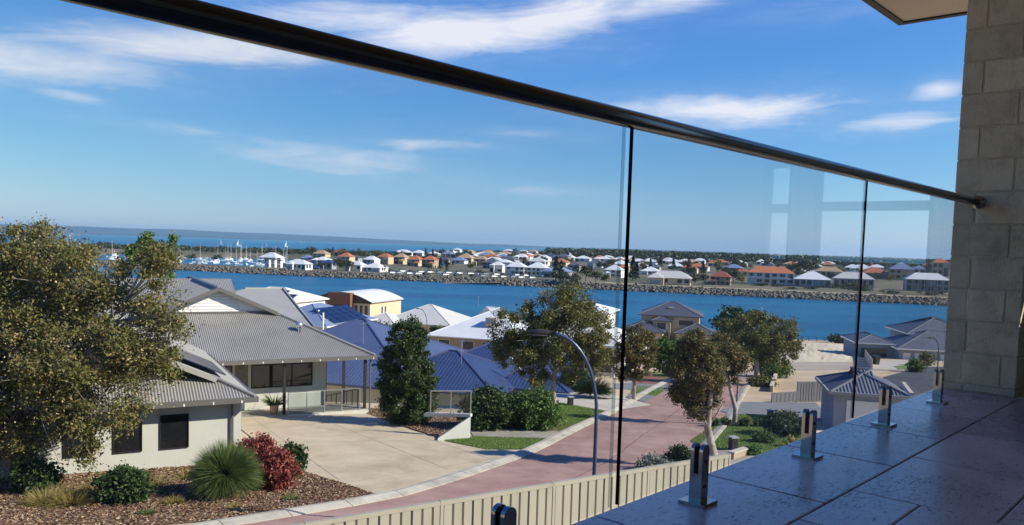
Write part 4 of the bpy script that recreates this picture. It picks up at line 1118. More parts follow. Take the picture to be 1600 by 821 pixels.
# right-hand grey house
o10 = atY(1402, 545, 104.0)
t10 = thing('grey_roof_house', 'grey-walled house with hipped slate roofs right of the second joint', 'house', P3(o10), math.radians(-10))
MB().box(.4, 12, .5, 10, -3.4, -.065).build('wall', M_BGREY, t10); hip_roof(t10, 0, 12.6, 0, 10.6, 0, .40, M_CHAR2, 'x', M_CHAR2, M_WHITE)
MB().box(3.4, 12, 6.5, 16, -3.4, 1.4).build('wall', M_BGREY, t10); hip_roof(t10, 2.8, 12.6, 6, 16.5, 1.5, .40, M_CHAR2, 'x', M_CHAR2, M_WHITE)
MB().box(-4.2, .38, 3, 11, -3.4, .2).build('wall', M_BGREY, t10); hip_roof(t10, -4.6, .9, 2.6, 11.4, .26, .36, M_CHAR2, 'y', M_CHAR2, M_WHITE)
for x in (.9, 2.4, 4.0, 5.5): window(t10, M_WHITE, x, x + .85, -1.9, -.6, .5, M_WHITE, .04)
window(t10, M_WIN2, -3.7, -.4, -2.6, -.4, 3.0, M_BGREY, .05)
# ribbed shed-roof garage close on the right
o11 = atY(1297.0, 612, 37.0)
t11 = thing('small_garage', 'low garage with ribbed grey roof seen through the second joint', 'garage', P3(o11), math.radians(-13))
MB().box(.25, 3.15, .3, 4.1, -4.0, -.065).build('wall', M_BGREY, t11); hip_roof(t11, 0, 3.45, 0, 4.4, 0, .40, M_CHAR2, 'x', M_CHAR2, M_FGREY, ribbed=True, ribp=(.16, .02))
MB().box(.8, 2.6, .24, .302, -2.6, -.4).build('door', M_WHITE, t11)
# white porch building glimpsed behind the gum tree, and red-roof side
o12 = atY(958, 604, 62.0)
t12 = thing('white_porch_house', 'white house with porch columns half hidden behind the gum trees', 'house', P3(o12), math.radians(-18))
MB().box(-7, .3, 1.6, 8, -2, 3.1).build('wall', M_FWHITE, t12); hip_roof(t12, -7.5, .8, 0, 8.5, 3.15, .4, M_WROOF2, 'x', M_WROOF2, M_WHITE)
for x in (-6.8, -4.6, -2.4, -.1): MB().lathe([(.16, -2), (.13, 0), (.12, 2.6), (.2, 3.1)], 10, (x, .5, 0)).build('column', M_WHITE, t12)
for x in (-6, -3.6, -1.6): window(t12, M_WIN2, x, x + 1.1, .8, 2.4, 1.6, M_WHITE)
o13 = atY(950, 508, 120.0)
t13, _ = nhouse('white_roof_house', 'white-walled house peeping out beside the first dark joint', (o13[0], o13[1], -9.6), [(-9, 0, 0, 9, 0, 'x')], M_FWHITE, M_WROOF, M_WROOF, M_WHITE, wall_h=5.5, tanp=.3)

for par, x, y, z in ((tA, -6, 4.5, 2.0), (tB, -3.5, 3.0, 1.35), (t8, -9, 8, 3.5), (hs, -9.5, 6, 1.75)):
    m = MB(); m.tube([(x, y, z - .2), (x, y, z + 1.5)], .018, 6)
    for k in range(5): m.tube([(x - .35 + .05 * k, y - .4 + .2 * k, z + 1.42), (x + .35 - .05 * k, y - .4 + .2 * k, z + 1.42)], .008, 4)
    m.tube([(x, y - .45, z + 1.42), (x, y + .5, z + 1.42)], .012, 5); m.build('aerial', M_ALU, par)
for par, x, y, z in ((tA, -3.4, 2.3, 1.05), (tB, -5.6, 2.0, .9), (t5, -3, 3, 1.2), (hs, -3.1, 2.2, 1.02)):
    MB().lathe([(.09, -.15), (.09, .22), (.17, .24), (.19, .34), (.12, .44), (.02, .47)], 12, (x, y, z)).build('roof_vent', M_ALU, par, True)
#@@STREET
# ------------------------------------------------------------------ steel sheet fences
def sheet_fence(name, label, P0, D, n0, n1, ztop, height, m, npan=6, gaps=()):
    D = np.array(D, float); L_ = float(np.linalg.norm(D)); rz = math.atan2(D[1], D[0])
    t = thing(name, label, 'fence', (P0[0], P0[1], ztop - height), rz)
    # profile of one bay, seen from above: wide flat pans with narrow recessed valleys
    pts = []; w = L_ / npan
    for k in range(npan):
        x = k * w; pts += [(x + .008, .004), (x + .032, .004), (x + .044, -.026), (x + w - .002, -.026)]
    sheet = None
    for k in range(n0, n1):
        x0 = k * L_; zt = height - .05
        for j in range(0, npan, 3 if npan > 8 else 2):
            q = pts[j * 4:(j + (3 if npan > 8 else 2)) * 4]; mm = MB(); n = len(q)
            mm.add([(x, y, .03) for x, y in q] + [(x, y, zt) for x, y in q], [(i, i + 1, i + n + 1, i + n) for i in range(n - 1)])
            if k == n0 or True: mm.build('sheet', m, t, loc=(x0 + .004, 0, 0))
        MB().box(x0 + .03, x0 + L_ - .03, -.034, .042, height - .075, height).build('top_rail', m, t)
    for k in range(n0, n1 + 1): MB().box(k * L_ - .028, k * L_ + .028, -.038, .045, -.3, height + .006).build('post', m, t)
    return t


sheet_fence('steel_fence', 'cream ribbed steel fence just below the balcony along the road', (-1.11, 13.5), (1.993, 1.275), -4, 3, -4.4, 1.8, M_FENCE, npan=12)
a = G(1206, 630); b = G(1244, 629)
sheet_fence('steel_fence', 'low dark grey steel fence at the edge of the sandy lot', a, (b - a)[:2], 0, 1, a[2] + .62, .62, M_FENCED, 6)
a = G(1245, 628); b = G(1296, 628)
sheet_fence('steel_fence', 'taller grey steel fence panels behind the low dark fence', a, (b - a)[:2] / 2, 0, 2, a[2] + 1.25, 1.25, M_FENCED, 6)
MB_f = thing('shore_fence', 'thin dark post and rail fence along the near shore', 'fence', P3(atY(1240, 533, 168.0)), math.radians(-17))
for k in range(14):
    MB().box(k * 1.5 - .04, k * 1.5 + .04, -.04, .04, -1, 1.15).build('post', M_DTRIM, MB_f)
for z_ in (.35, .75, 1.12): MB().box(-.1, 19.6, -.02, .02, z_ - .03, z_ + .03).build('rail', M_DTRIM, MB_f)
a = G(1362, 577); b = G(1343, 545); t = thing('side_fence', 'pale side fence running down beside the grey-walled house', 'fence', P3(a)); v = b - a
for k in range(10):
    u0, u1 = v * (k / 10 + .004), v * ((k + 1) / 10 - .004); m = MB(); m.bar(P3(u0 + [0, 0, .45]), P3(u1 + [0, 0, .45]), .06, 1.1); m.build('panel', M_CORR2, t); MB().box(u0[0] - .06, u0[0] + .06, u0[1] - .06, u0[1] + .06, u0[2] - .3, u0[2] + 1.08).build('post', M_CORR2, t)

# retaining wall with glass fence beside the evergreen
rw = thing('retaining_wall', 'white rendered retaining wall stepping down beside the small lawn', 'wall', P3(G(734, 687)), math.radians(0))
B0 = np.array(G(734, 687)); p0 = G(684, 690) - B0; p1 = np.zeros(3); p2 = G(664, 655) - B0
m = MB(); th = np.array([.0, .22, 0])
q = [p0 + [0, 0, -.3], p1 + [0, 0, -.3], p1 + [0, 0, .92], p0 + [0, 0, .12]]
m.add([P3(v) for v in q] + [P3(v + th) for v in q], [(0, 1, 2, 3), (7, 6, 5, 4), (0, 4, 5, 1), (1, 5, 6, 2), (2, 6, 7, 3), (3, 7, 4, 0)]); m.build('wall_face', M_REND, rw)
e0 = atY(664, 648, B0[1] + .9) - B0; e1 = np.array([.02, .25, .93])
m = MB(); m.bar(P3(e0), P3(e1), .22, .12); m.build('coping', M_REND, rw)
gf = thing('glass_fence', 'low glass pool-style fence on top of the white retaining wall', 'fence', P3(B0))
m = MB(); ps = [e0 + (e1 - e0) * f for f in (.12, .56, .985)]
for p in ps: m.box(p[0] - .022, p[0] + .022, p[1] - .022, p[1] + .022, p[2] + .06, p[2] + .98)
m.bar(P3(ps[0] + [0, 0, .98]), P3(ps[-1] + [0, 0, .98]), .05); m.build('frame', M_ALU, gf)
for u, v in zip(ps[:-1], ps[1:]):
    m = MB(); n_ = np.array([0, .012, 0]); qq = [u + [.03, 0, .12], v + [-.03, 0, .12], v + [-.03, 0, .94], u + [.03, 0, .94]]
    m.add([P3(w_) for w_ in qq] + [P3(w_ + n_) for w_ in qq], [(0, 1, 2, 3), (7, 6, 5, 4), (0, 4, 5, 1), (1, 5, 6, 2), (2, 6, 7, 3), (3, 7, 4, 0)]); m.build('pane', M_GLASSF, gf)
# low kerb walls on the right
for lab, pts, h, mm_ in (('white angled garden wall beyond the fourth clamp', [(1411, 606), (1424, 625)], .5, M_WHITE), ('low cream block wall on the sandy lot beneath the big gum', [(1205, 613), (1214, 585)], .5, M_FTAN),
                    ('short brown brick wall behind the first clamp', [(1142, 719), (1166, 711)], .35, M_FTAN)):
    a, b = G(*pts[0]), G(*pts[1]); t = thing('garden_wall', lab, 'wall', P3(a)); v = b - a
    m = MB(); m.bar((0, 0, h / 2 - .1), P3(v + [0, 0, h / 2 - .1]), .2, h); m.build('wall_body', mm_, t); m = MB(); m.bar((0, 0, h - .08), P3(v + [0, 0, h - .08]), .26, .06); m.build('coping', M_CREAM, t)


# ------------------------------------------------------------------ street lamps, letterboxes
def lamp(label, base, H, reach, rz, rp=.055, simple=False):
    t = thing('street_lamp', label, 'street lamp', base, rz, 'street lamps')
    hb_ = H * .62; pts = [(0, 0, -.2), (0, 0, hb_ * .5), (0, 0, hb_)] + [(-reach * (1 - math.cos(k * math.pi / 24)) * 1.0, 0, hb_ + (H - hb_) * math.sin(k * math.pi / 24)) for k in range(1, 12)] + [(-reach * 1.0, 0, H + .0)]
    MB().tube(pts, [rp * 1.25, rp * 1.1, rp] + [rp * .9] * 11 + [rp * .75], 12).build('pole', M_LAMP, t, True)
    h = MB(); x = -reach; c = H + .01
    prof = [(x + .05, .05, .045), (x - .12, .10, .075), (x - .32, .12, .085), (x - .52, .09, .055), (x - .58, .03, .02)]
    vs = []; fs = []
    for (xx, w_, hh) in prof: vs += [(xx, -w_, c), (xx, -w_ * .7, c + hh), (xx, w_ * .7, c + hh), (xx, w_, c), (xx, w_ * .8, c - .03), (xx, -w_ * .8, c - .03)]
    for i in range(len(prof) - 1):
        for k in range(6): fs.append((i * 6 + k, i * 6 + (k + 1) % 6, i * 6 + 6 + (k + 1) % 6, i * 6 + 6 + k))
    fs += [tuple(range(6)), tuple(reversed(range(24, 30)))]
    h.add(vs, fs); hd = h.build('lamp_head', M_DTRIM, t, True); MB().box(x - .46, x - .14, -.075, .075, c - .045, c - .029).build('lens', M_LENS, hd)
    MB().box(-.11, .11, -.11, .11, -.1, .03).build('base_flange', M_LAMP, t)
    return t


lamp('tall blue street lamp with curved arm just behind the cream fence', (2.0, 18.0, gz(2, 18)), 4.78, 1.05, 0, .042)
b_ = G(1151, 630); lamp('thin far street lamp beside the leaning gum across the road', P3(b_), 3.5, .45, 0, .035)
b_ = atY(667, 515, 125); lamp('thin far street lamp standing before the pale stone roof', (b_[0], b_[1], ground_z(b_[0], b_[1])), b_[2] + 3.2 - ground_z(b_[0], b_[1]), 1.2, math.radians(0), .06)
b_ = atY(1466, 560, 70); lamp('thin far street lamp beside the block pillar', (b_[0], b_[1], gz(b_[0], b_[1])), atY(1466, 529, 70)[2] - gz(b_[0], b_[1]), .5, math.radians(0), .05)


def letterbox(label, base, w, h, capm=M_FGREY):
    t = thing('letterbox', label, 'letterbox', base, math.radians(20), 'pillar letterboxes')
    MB().box(-w / 2, w / 2, -w / 2, w / 2, -.1, h).build('pillar', M_DTRIM, t); MB().box(-w / 2 - .03, w / 2 + .03, -w / 2 - .03, w / 2 + .03, h, h + .05).build('cap', capm, t)
    MB().box(-w * .32, w * .32, -w / 2 - .008, -w / 2 - .001, h * .68, h * .76).build('slot', M_BLACK, t)


letterbox('dark pillar letterbox on the lawn left of the lamp', P3(G(891, 634)), .26, .46)
letterbox('dark pillar letterbox on the striped lawn across the road', P3(G(1145, 704)), .26, .50)
letterbox('small dark letterbox at the grey driveway edge', P3(G(1203, 655)), .22, .42)
bn = thing('wheelie_bin', 'dark wheelie bin near the pale side fence of the grey-walled house', 'bin', P3(G(1368, 570)), .3)
MB().add([], [])
m = MB(); m.add([(-.25, -.3, .05), (.25, -.3, .05), (.25, .3, .05), (-.25, .3, .05), (-.3, -.38, .95), (.3, -.38, .95), (.3, .38, .95), (-.3, .38, .95)], [(3, 2, 1, 0), (4, 5, 6, 7), (0, 1, 5, 4), (1, 2, 6, 5), (2, 3, 7, 6), (3, 0, 4, 7)]); m.build('body', M_BLACK, bn)
MB().box(-.32, .32, -.4, .42, .955, 1.03).build('lid', M_BLACK, bn)
for x in (-.28, .2): MB().tube([(x, .32, .1), (x + .08, .32, .1)], .1, 10).build('wheel', M_BLACK, bn)

#@@PLANTS
# ------------------------------------------------------------------ trees
b0 = np.array([-14.0, 22.3, gz(-14, 22.3)])
bl = pxblob(b0, 22.0, [(70, 430, 85, 75), (135, 440, 60, 62, -.4), (30, 500, 95, 95), (190, 520, 62, 50, -.6), (235, 492, 52, 40, -.3), (110, 560, 95, 80, -.8), (215, 590, 55, 52, -.8), (40, 640, 90, 70, -.5), (150, 650, 62, 50, -1.0),
                       (130, 705, 24, 34, -1.0), (-60, 450, 110, 110), (-70, 600, 110, 110), (245, 415, 26, 36, -.1), (60, 375, 45, 32), (262, 540, 26, 30, -.5), (-10, 690, 60, 45, -.6), (170, 450, 40, 40, .3), (225, 555, 50, 40, -.6), (255, 500, 34, 26, -.5)])
tree('banksia_tree', 'big olive-brown tree with pale seed clusters covering the left edge', P3(b0), bl, [(0, 0, -.2, .26), (.1, 0, 1.2, .2), (.35, -.1, 2.3, .17), (.6, -.1, 3.4, .12), (.9, 0, 4.4, .07)],
     620, 130000, .045, .30, LF_BANK, BARK_P, seed=2, limb=.06, twigs=26, extra=(LF_FLOW, 6000, .046), inner=.35, elong=2.2)
b0 = np.array([-25.2, 56.0, ground_z(-25.2, 56)])
tree('slender_tree', 'darker green tree poking up behind the big left tree against the channel', P3(b0), pxblob(b0, 56.0, [(235, 400, 30, 26), (252, 385, 16, 14), (215, 395, 14, 18), (240, 430, 28, 22), (270, 378, 7, 6), (232, 372, 10, 7), (245, 460, 24, 24)]),
     [(0, 0, -.2, .2), (0, 0, 5, .13), (.2, 0, 8, .06)], 70, 5200, .16, .32, LF_GREEN, BARK_D, seed=3, inner=.2)
b0 = G(635, 664)
tree('evergreen_tree', 'dense dark evergreen tapering tree in the mulch bed', P3(b0), pxblob(b0, b0[1], [(636, 622, 44, 42), (635, 580, 40, 44), (636, 542, 33, 38), (634, 516, 20, 20), (610, 596, 22, 30), (660, 606, 22, 40), (650, 524, 16, 20), (618, 632, 26, 28), (655, 640, 24, 22), (606, 570, 14, 20)]),
     [(0, 0, -.2, .10), (0, 0, 1.5, .08), (0, 0, 3.6, .03)], 420, 62000, .052, .16, LF_DARKG, BARK_D, seed=4, inner=.7)
b0 = G(866, 641)
tree('gum_tree', 'spreading olive gum tree behind the street lamp with pale trunk', P3(b0), pxblob(b0, b0[1], [(870, 485, 55, 36), (815, 515, 48, 40, .4), (905, 510, 48, 46, -.4), (850, 540, 55, 40, -.3), (800, 555, 30, 32, .3), (925, 548, 30, 36), (880, 570, 45, 30, .3), (835, 575, 30, 24), (850, 600, 18, 14), (895, 470, 30, 22), (782, 535, 18, 16), (945, 520, 14, 20), (770, 560, 12, 12), (858, 458, 20, 14), (935, 575, 18, 16)]),
     [(0, 0, -.2, .17), (-.1, 0, 1.1, .14), (-.05, 0, 1.9, .11), (.1, 0, 3.2, .08), (.1, 0, 4.5, .04)], 280, 52000, .066, .29, LF_TUART, BARK_P, seed=5, limb=.055, inner=.3)
b0 = G(990, 626)
tree('gum_tree', 'small dark brown-tinged gum just right of the first dark joint', P3(b0), pxblob(b0, b0[1], [(993, 545, 32, 34), (975, 560, 22, 34), (1005, 570, 22, 26), (998, 525, 20, 18), (1012, 552, 14, 18), (985, 585, 18, 14)]),
     [(0, 0, -.2, .13), (0, 0, 1.3, .1), (0, 0, 3, .05)], 120, 18000, .065, .23, LF_BROWN, BARK_P, seed=6, inner=.3)
b0 = np.array([6.95, 26.9, gz(6.95, 26.9)])
tree('gum_tree', 'brown-leaved gum with twisted white trunk between road and striped lawn', P3(b0), pxblob(b0, 27.0, [(1092, 533, 20, 18), (1078, 555, 26, 22, .2), (1106, 558, 20, 20), (1062, 585, 18, 20), (1098, 592, 26, 24, -.3), (1118, 588, 14, 24), (1080, 618, 22, 24), (1060, 612, 12, 16, .2), (1094, 640, 16, 16), (1118, 618, 12, 18), (1076, 536, 12, 12), (1078, 645, 12, 12)]),
     [(.16, 0, -.2, .17), (.13, 0, .4, .15), (-.02, 0, .9, .135), (-.16, 0, 1.45, .12), (-.14, 0, 2.0, .10), (-.1, 0, 2.8, .07), (0, 0, 3.7, .03)], 240, 44000, .042, .17, LF_BROWN, BARK_P, seed=7, limb=.035, inner=.3)
b0 = G(1147, 666)
tree('gum_tree', 'leaning pale-trunked gum on the shaded lawn strip', P3(b0), pxblob(b0, b0[1], [(1142, 565, 24, 28), (1130, 545, 22, 26), (1150, 585, 16, 14), (1125, 580, 20, 24)]),
     [(0, 0, -.2, .14), (.03, 0, .8, .11), (-.25, 0, 1.7, .085), (-.45, 0, 2.6, .05)], 80, 12000, .055, .21, LF_BROWN, BARK_P, seed=8, limb=.035, inner=.25)
b0 = G(1183, 603)
tree('gum_tree', 'large dark olive gum on the sandy lot with forked trunk', P3(b0), pxblob(b0, b0[1], [(1180, 515, 40, 30), (1145, 520, 26, 28), (1215, 520, 32, 26), (1160, 545, 36, 24), (1222, 548, 26, 22), (1190, 545, 36, 22), (1235, 535, 16, 18), (1140, 545, 20, 16)]),
     [(0, 0, -.2, .26), (-.1, 0, 1.2, .2), (-.2, 0, 2.4, .15), (-.1, 0, 3.8, .08)], 210, 32000, .09, .34, LF_TUART, BARK_P, seed=9, limb=.09, inner=.3)
b0 = np.array([.275 * 85, 85.0, gz(0, 85)])
tree('bushy_tree', 'dark rounded tree behind the big sandy-lot gum against the water', P3(b0), pxblob(b0, 85.0, [(1150, 500, 34, 20), (1132, 515, 18, 20), (1172, 505, 24, 20), (1150, 535, 30, 26)]),
     [(0, 0, -.2, .2), (0, 0, 2, .15), (0, 0, 4, .06)], 90, 6500, .18, .40, LF_DARKG, BARK_D, seed=10, inner=.4)
b0 = G(1042, 588)
tree('bushy_tree', 'fresh green rounded tree at the far bend of the red road', P3(b0), pxblob(b0, b0[1], [(1042, 548, 22, 20), (1055, 560, 18, 20), (1030, 562, 14, 18), (1045, 575, 20, 12)]),
     [(0, 0, -.2, .15), (0, 0, 1.2, .1), (0, 0, 2.4, .05)], 80, 5000, .14, .30, LF_GREEN, BARK_D, seed=11, inner=.4)
b0 = G(1075, 590)
tree('bushy_tree', 'dark green tree behind the brown gum at the end of the road', P3(b0), pxblob(b0, b0[1], [(1085, 555, 26, 26), (1105, 550, 20, 24), (1075, 570, 18, 18)]),
     [(0, 0, -.2, .15), (0, 0, 1.2, .1), (0, 0, 2.4, .05)], 80, 5000, .14, .30, LF_DARKG, BARK_D, seed=12, inner=.4)
# evergreen shading the deep-blue roof and channel-side bushes
for q, lab, lm in (((560, 497), 'green bush in front of the arched-roof building', LF_GREEN), ((596, 500), 'dark small bush beside the pale stone roof', LF_DARKG), ((690, 508), 'dark leafy bush before the bright white roof', LF_DARKG)):
    P = atY(*q, 128.0); zb = ground_z(P[0], P[1]); shrub('garden_bush', lab, (P[0], P[1], zb), 2.4, 2.2, max((P[2] - zb) * .55, .8), 900, .35, lm, 30, .8, 40)

# ------------------------------------------------------------------ shrubs and garden plants
b = G(760, 671); shrub('hedge', 'dark leafy hedge mound left of the gum tree trunk', P3(b), 1.15, .9, .95, 9000, .075, LF_DARKG, 110, .26, 51, 'hedge')
b = G(832, 671); shrub('hedge', 'lighter green leafy hedge mound at the foot of the gum tree', P3(b), 1.25, .9, .92, 9500, .075, LF_GREEN, 110, .26, 52, 'hedge')
b = G(795, 668); shrub('hedge', 'low dark hedge filling the gap between two hedge mounds', P3(b), .9, .8, .75, 5000, .075, LF_DARKG, 70, .24, 53, 'hedge')
b = G(352, 776); blades('grass_tree', 'large round grass tree with fine green needles by the garage', P3(b), 9000, .95, .06, .012, LF_STRAP, 54, 'grass tree', up=-.42, z0=.62, droop=.35)
b = G(400, 752); t = shrub('red_shrub', 'bright red-leaved shrub beside the driveway, upper of the two', P3(b), .68, .6, .62, 9000, .05, LF_RED, 90, .17, 55, lift=1.1)
b = G(432, 764); shrub('red_shrub', 'dusky red shrub in front of the brighter red shrub', P3(b), .56, .5, .52, 7500, .05, LF_RED, 70, .15, 56, lift=1.0)
b = G(455, 744); shrub('green_shrub', 'glossy green shrub right of the red shrubs', P3(b), .38, .36, .52, 3600, .06, LF_DARKG, 50, .13, 57, lift=1.0)
b = G(193, 784); shrub('green_shrub', 'low rounded green shrub under the garage windows', P3(b), .62, .55, .45, 6000, .06, LF_DARKG, 80, .17, 58)
b = G(55, 770); shrub('green_shrub', 'dark shrub in the tree shade against the garage wall', P3(b), .6, .5, .45, 3600, .06, LF_DARKG, 50, .18, 59)
for q, n_, L_, lab, sd_ in (((75, 788), 1500, .55, 'golden grass clump at far left of the garden bed', 60), ((112, 788), 1800, .58, 'golden grass clump beside the rounded green shrub', 61), ((271, 788), 500, .30, 'small pale yellow tuft in front of the grass tree', 62),
                           ((366, 795), 350, .22, 'tiny dry tuft below the grass tree', 63)):
    blades('grass_clump', lab, P3(G(*q)), n_, L_, .22 if n_ > 900 else .08, .012, LF_GOLD, sd_, up=.45, group='golden grass clumps')
for q, lab, sd_ in (((230, 805), 'small green tuft near the bottom of the mulch bed', 64), ((455, 782), 'small green tuft near the kerb end of the mulch bed', 65), ((245, 760), 'thin grassy tuft against the garage wall by the shrub', 66), ((287, 750), 'thin upright grass tuft against the garage wall', 67), ((150, 768), 'thin upright grass tuft between golden clump and wall', 68)):
    blades('grass_tuft', lab, P3(G(*q)), 160 if q[1] > 770 else 90, .25 if q[1] > 770 else .62, .06, .014, LF_STRAP if q[1] > 770 else LF_GOLD, sd_, up=.6, group='small grass tufts')
b = G(1057, 727); shrub('green_shrub', 'dark round shrub between the road and the first clamp', P3(b), .44, .4, .36, 3600, .05, LF_DARKG, 50, .13, 70)
b = G(1022, 735); shrub('silver_shrub', 'low silvery shrub spilling over the cream fence', P3(b), .6, .4, .24, 2600, .05, LF_SILV, 50, .14, 71)
for x, lab in ((1113, 'leftmost small round hedge ball on the shaded lawn'), (1135, 'second small round hedge ball, just left of the leaning trunk'), (1162, 'small round hedge ball just right of the leaning trunk'), (1187, 'rightmost small round hedge ball on the shaded lawn')):
    shrub('hedge_ball', lab, P3(G(x, 667)), .26 + .0 * x, .25, .22, 1400, .04, LF_DARKG, 30, .09, int(x), 'shrub', 'round hedge balls')
b = G(1225, 682); shrub('green_shrub', 'large dark feathery shrub left of the second clamp', P3(b), .82, .7, .55, 6500, .06, LF_DARKG, 70, .22, 72, elong=3)
b = G(1194, 692); shrub('green_shrub', 'bright green mounded shrub on the striped lawn', P3(b), .5, .42, .24, 3000, .045, LF_GREEN, 50, .13, 73)
b = G(1177, 712); shrub('green_shrub', 'small green mounded shrub above the balcony edge', P3(b), .3, .28, .2, 1500, .045, LF_GREEN, 30, .10, 74)
b = G(1325, 668); shrub('yellow_shrub', 'pale yellow flowering bush beside the low garage', P3(b), .85, .6, .45, 4000, .05, LF_GOLD, 60, .2, 75)
b = G(1238, 700); shrub('yellow_shrub', 'small yellow-green plant beside the large feathery shrub', P3(b), .35, .3, .25, 1200, .045, LF_GOLD, 30, .12, 76)
b = G(1205, 590); shrub('green_shrub', 'dark green shrub behind the sandy-lot gum trunk', P3(b), 1.5, 1.2, .9, 3000, .12, LF_GREEN, 50, .45, 77)
b = G(1190, 604); shrub('green_shrub', 'low olive shrub at the foot of the sandy-lot gum', P3(b), .9, .7, .35, 1800, .1, LF_TUART, 40, .3, 78)
b = G(927, 622); blades('strappy_plant', 'dark strappy round plant beside the cream driveway', P3(b), 1600, 1.25, .12, .03, LF_STRAP, 79, 'plant', up=.35, z0=.3)
b = G(903, 612); shrub('green_shrub', 'dark shrub behind the cream driveway left of the strappy plant', P3(b), 1.0, .8, .75, 3500, .09, LF_DARKG, 60, .3, 80)
b = G(1430, 582); shrub('green_shrub', 'loose green plant beside the dark driveway near the pillar', P3(b), .9, .7, .6, 2000, .1, LF_GREEN, 40, .3, 81)
b = G(1448, 572); shrub('green_shrub', 'small yellow-green bush against the grey-walled house', P3(b), .8, .7, .8, 1500, .12, LF_TUART, 30, .3, 82)
for x0, x1, y_, h_, lab in ((1300, 1345, 532, .9, 'low dark scrub along the near shore by the fence'),):
    P = atY(1322, 531, 160); shrub('shore_scrub', lab, (P[0], P[1], ground_z(P[0], P[1])), 3.2, 1.6, .8, 1500, .3, LF_FAR, 40, .7, 83)
#@@FAR
# ------------------------------------------------------------------ the suburb across the channel
rf = random.Random(12)
ROOF = {'w': (M_WROOF, 'white-roofed'), 't': (M_TERRA, 'terracotta-roofed'), 'r': (M_TERRA2, 'dark red-roofed'), 'n': (M_TAN, 'tan-roofed'), 'g': (M_CHAR2, 'grey-roofed'), 'c': (M_CHAR, 'charcoal-roofed'), 'b': (M_LBLUE, 'blue-grey-roofed'), 's': (M_WROOF2, 'cream-roofed'), 'd': (M_BLUE2, 'deep blue-roofed')}
WALL = {'w': M_FWHITE, 'c': M_FCREAM, 't': M_FTAN, 'g': M_FGREY}


def far_base(px, py):
    """where a sight line through a picture point meets the gently rising far plateau"""
    d = ray(px, py); k = -d[2]; y = 20.6 / (k + .005); return np.array([d[0] * y, y, far_z(d[0] * y, y)])


WMESH = {}


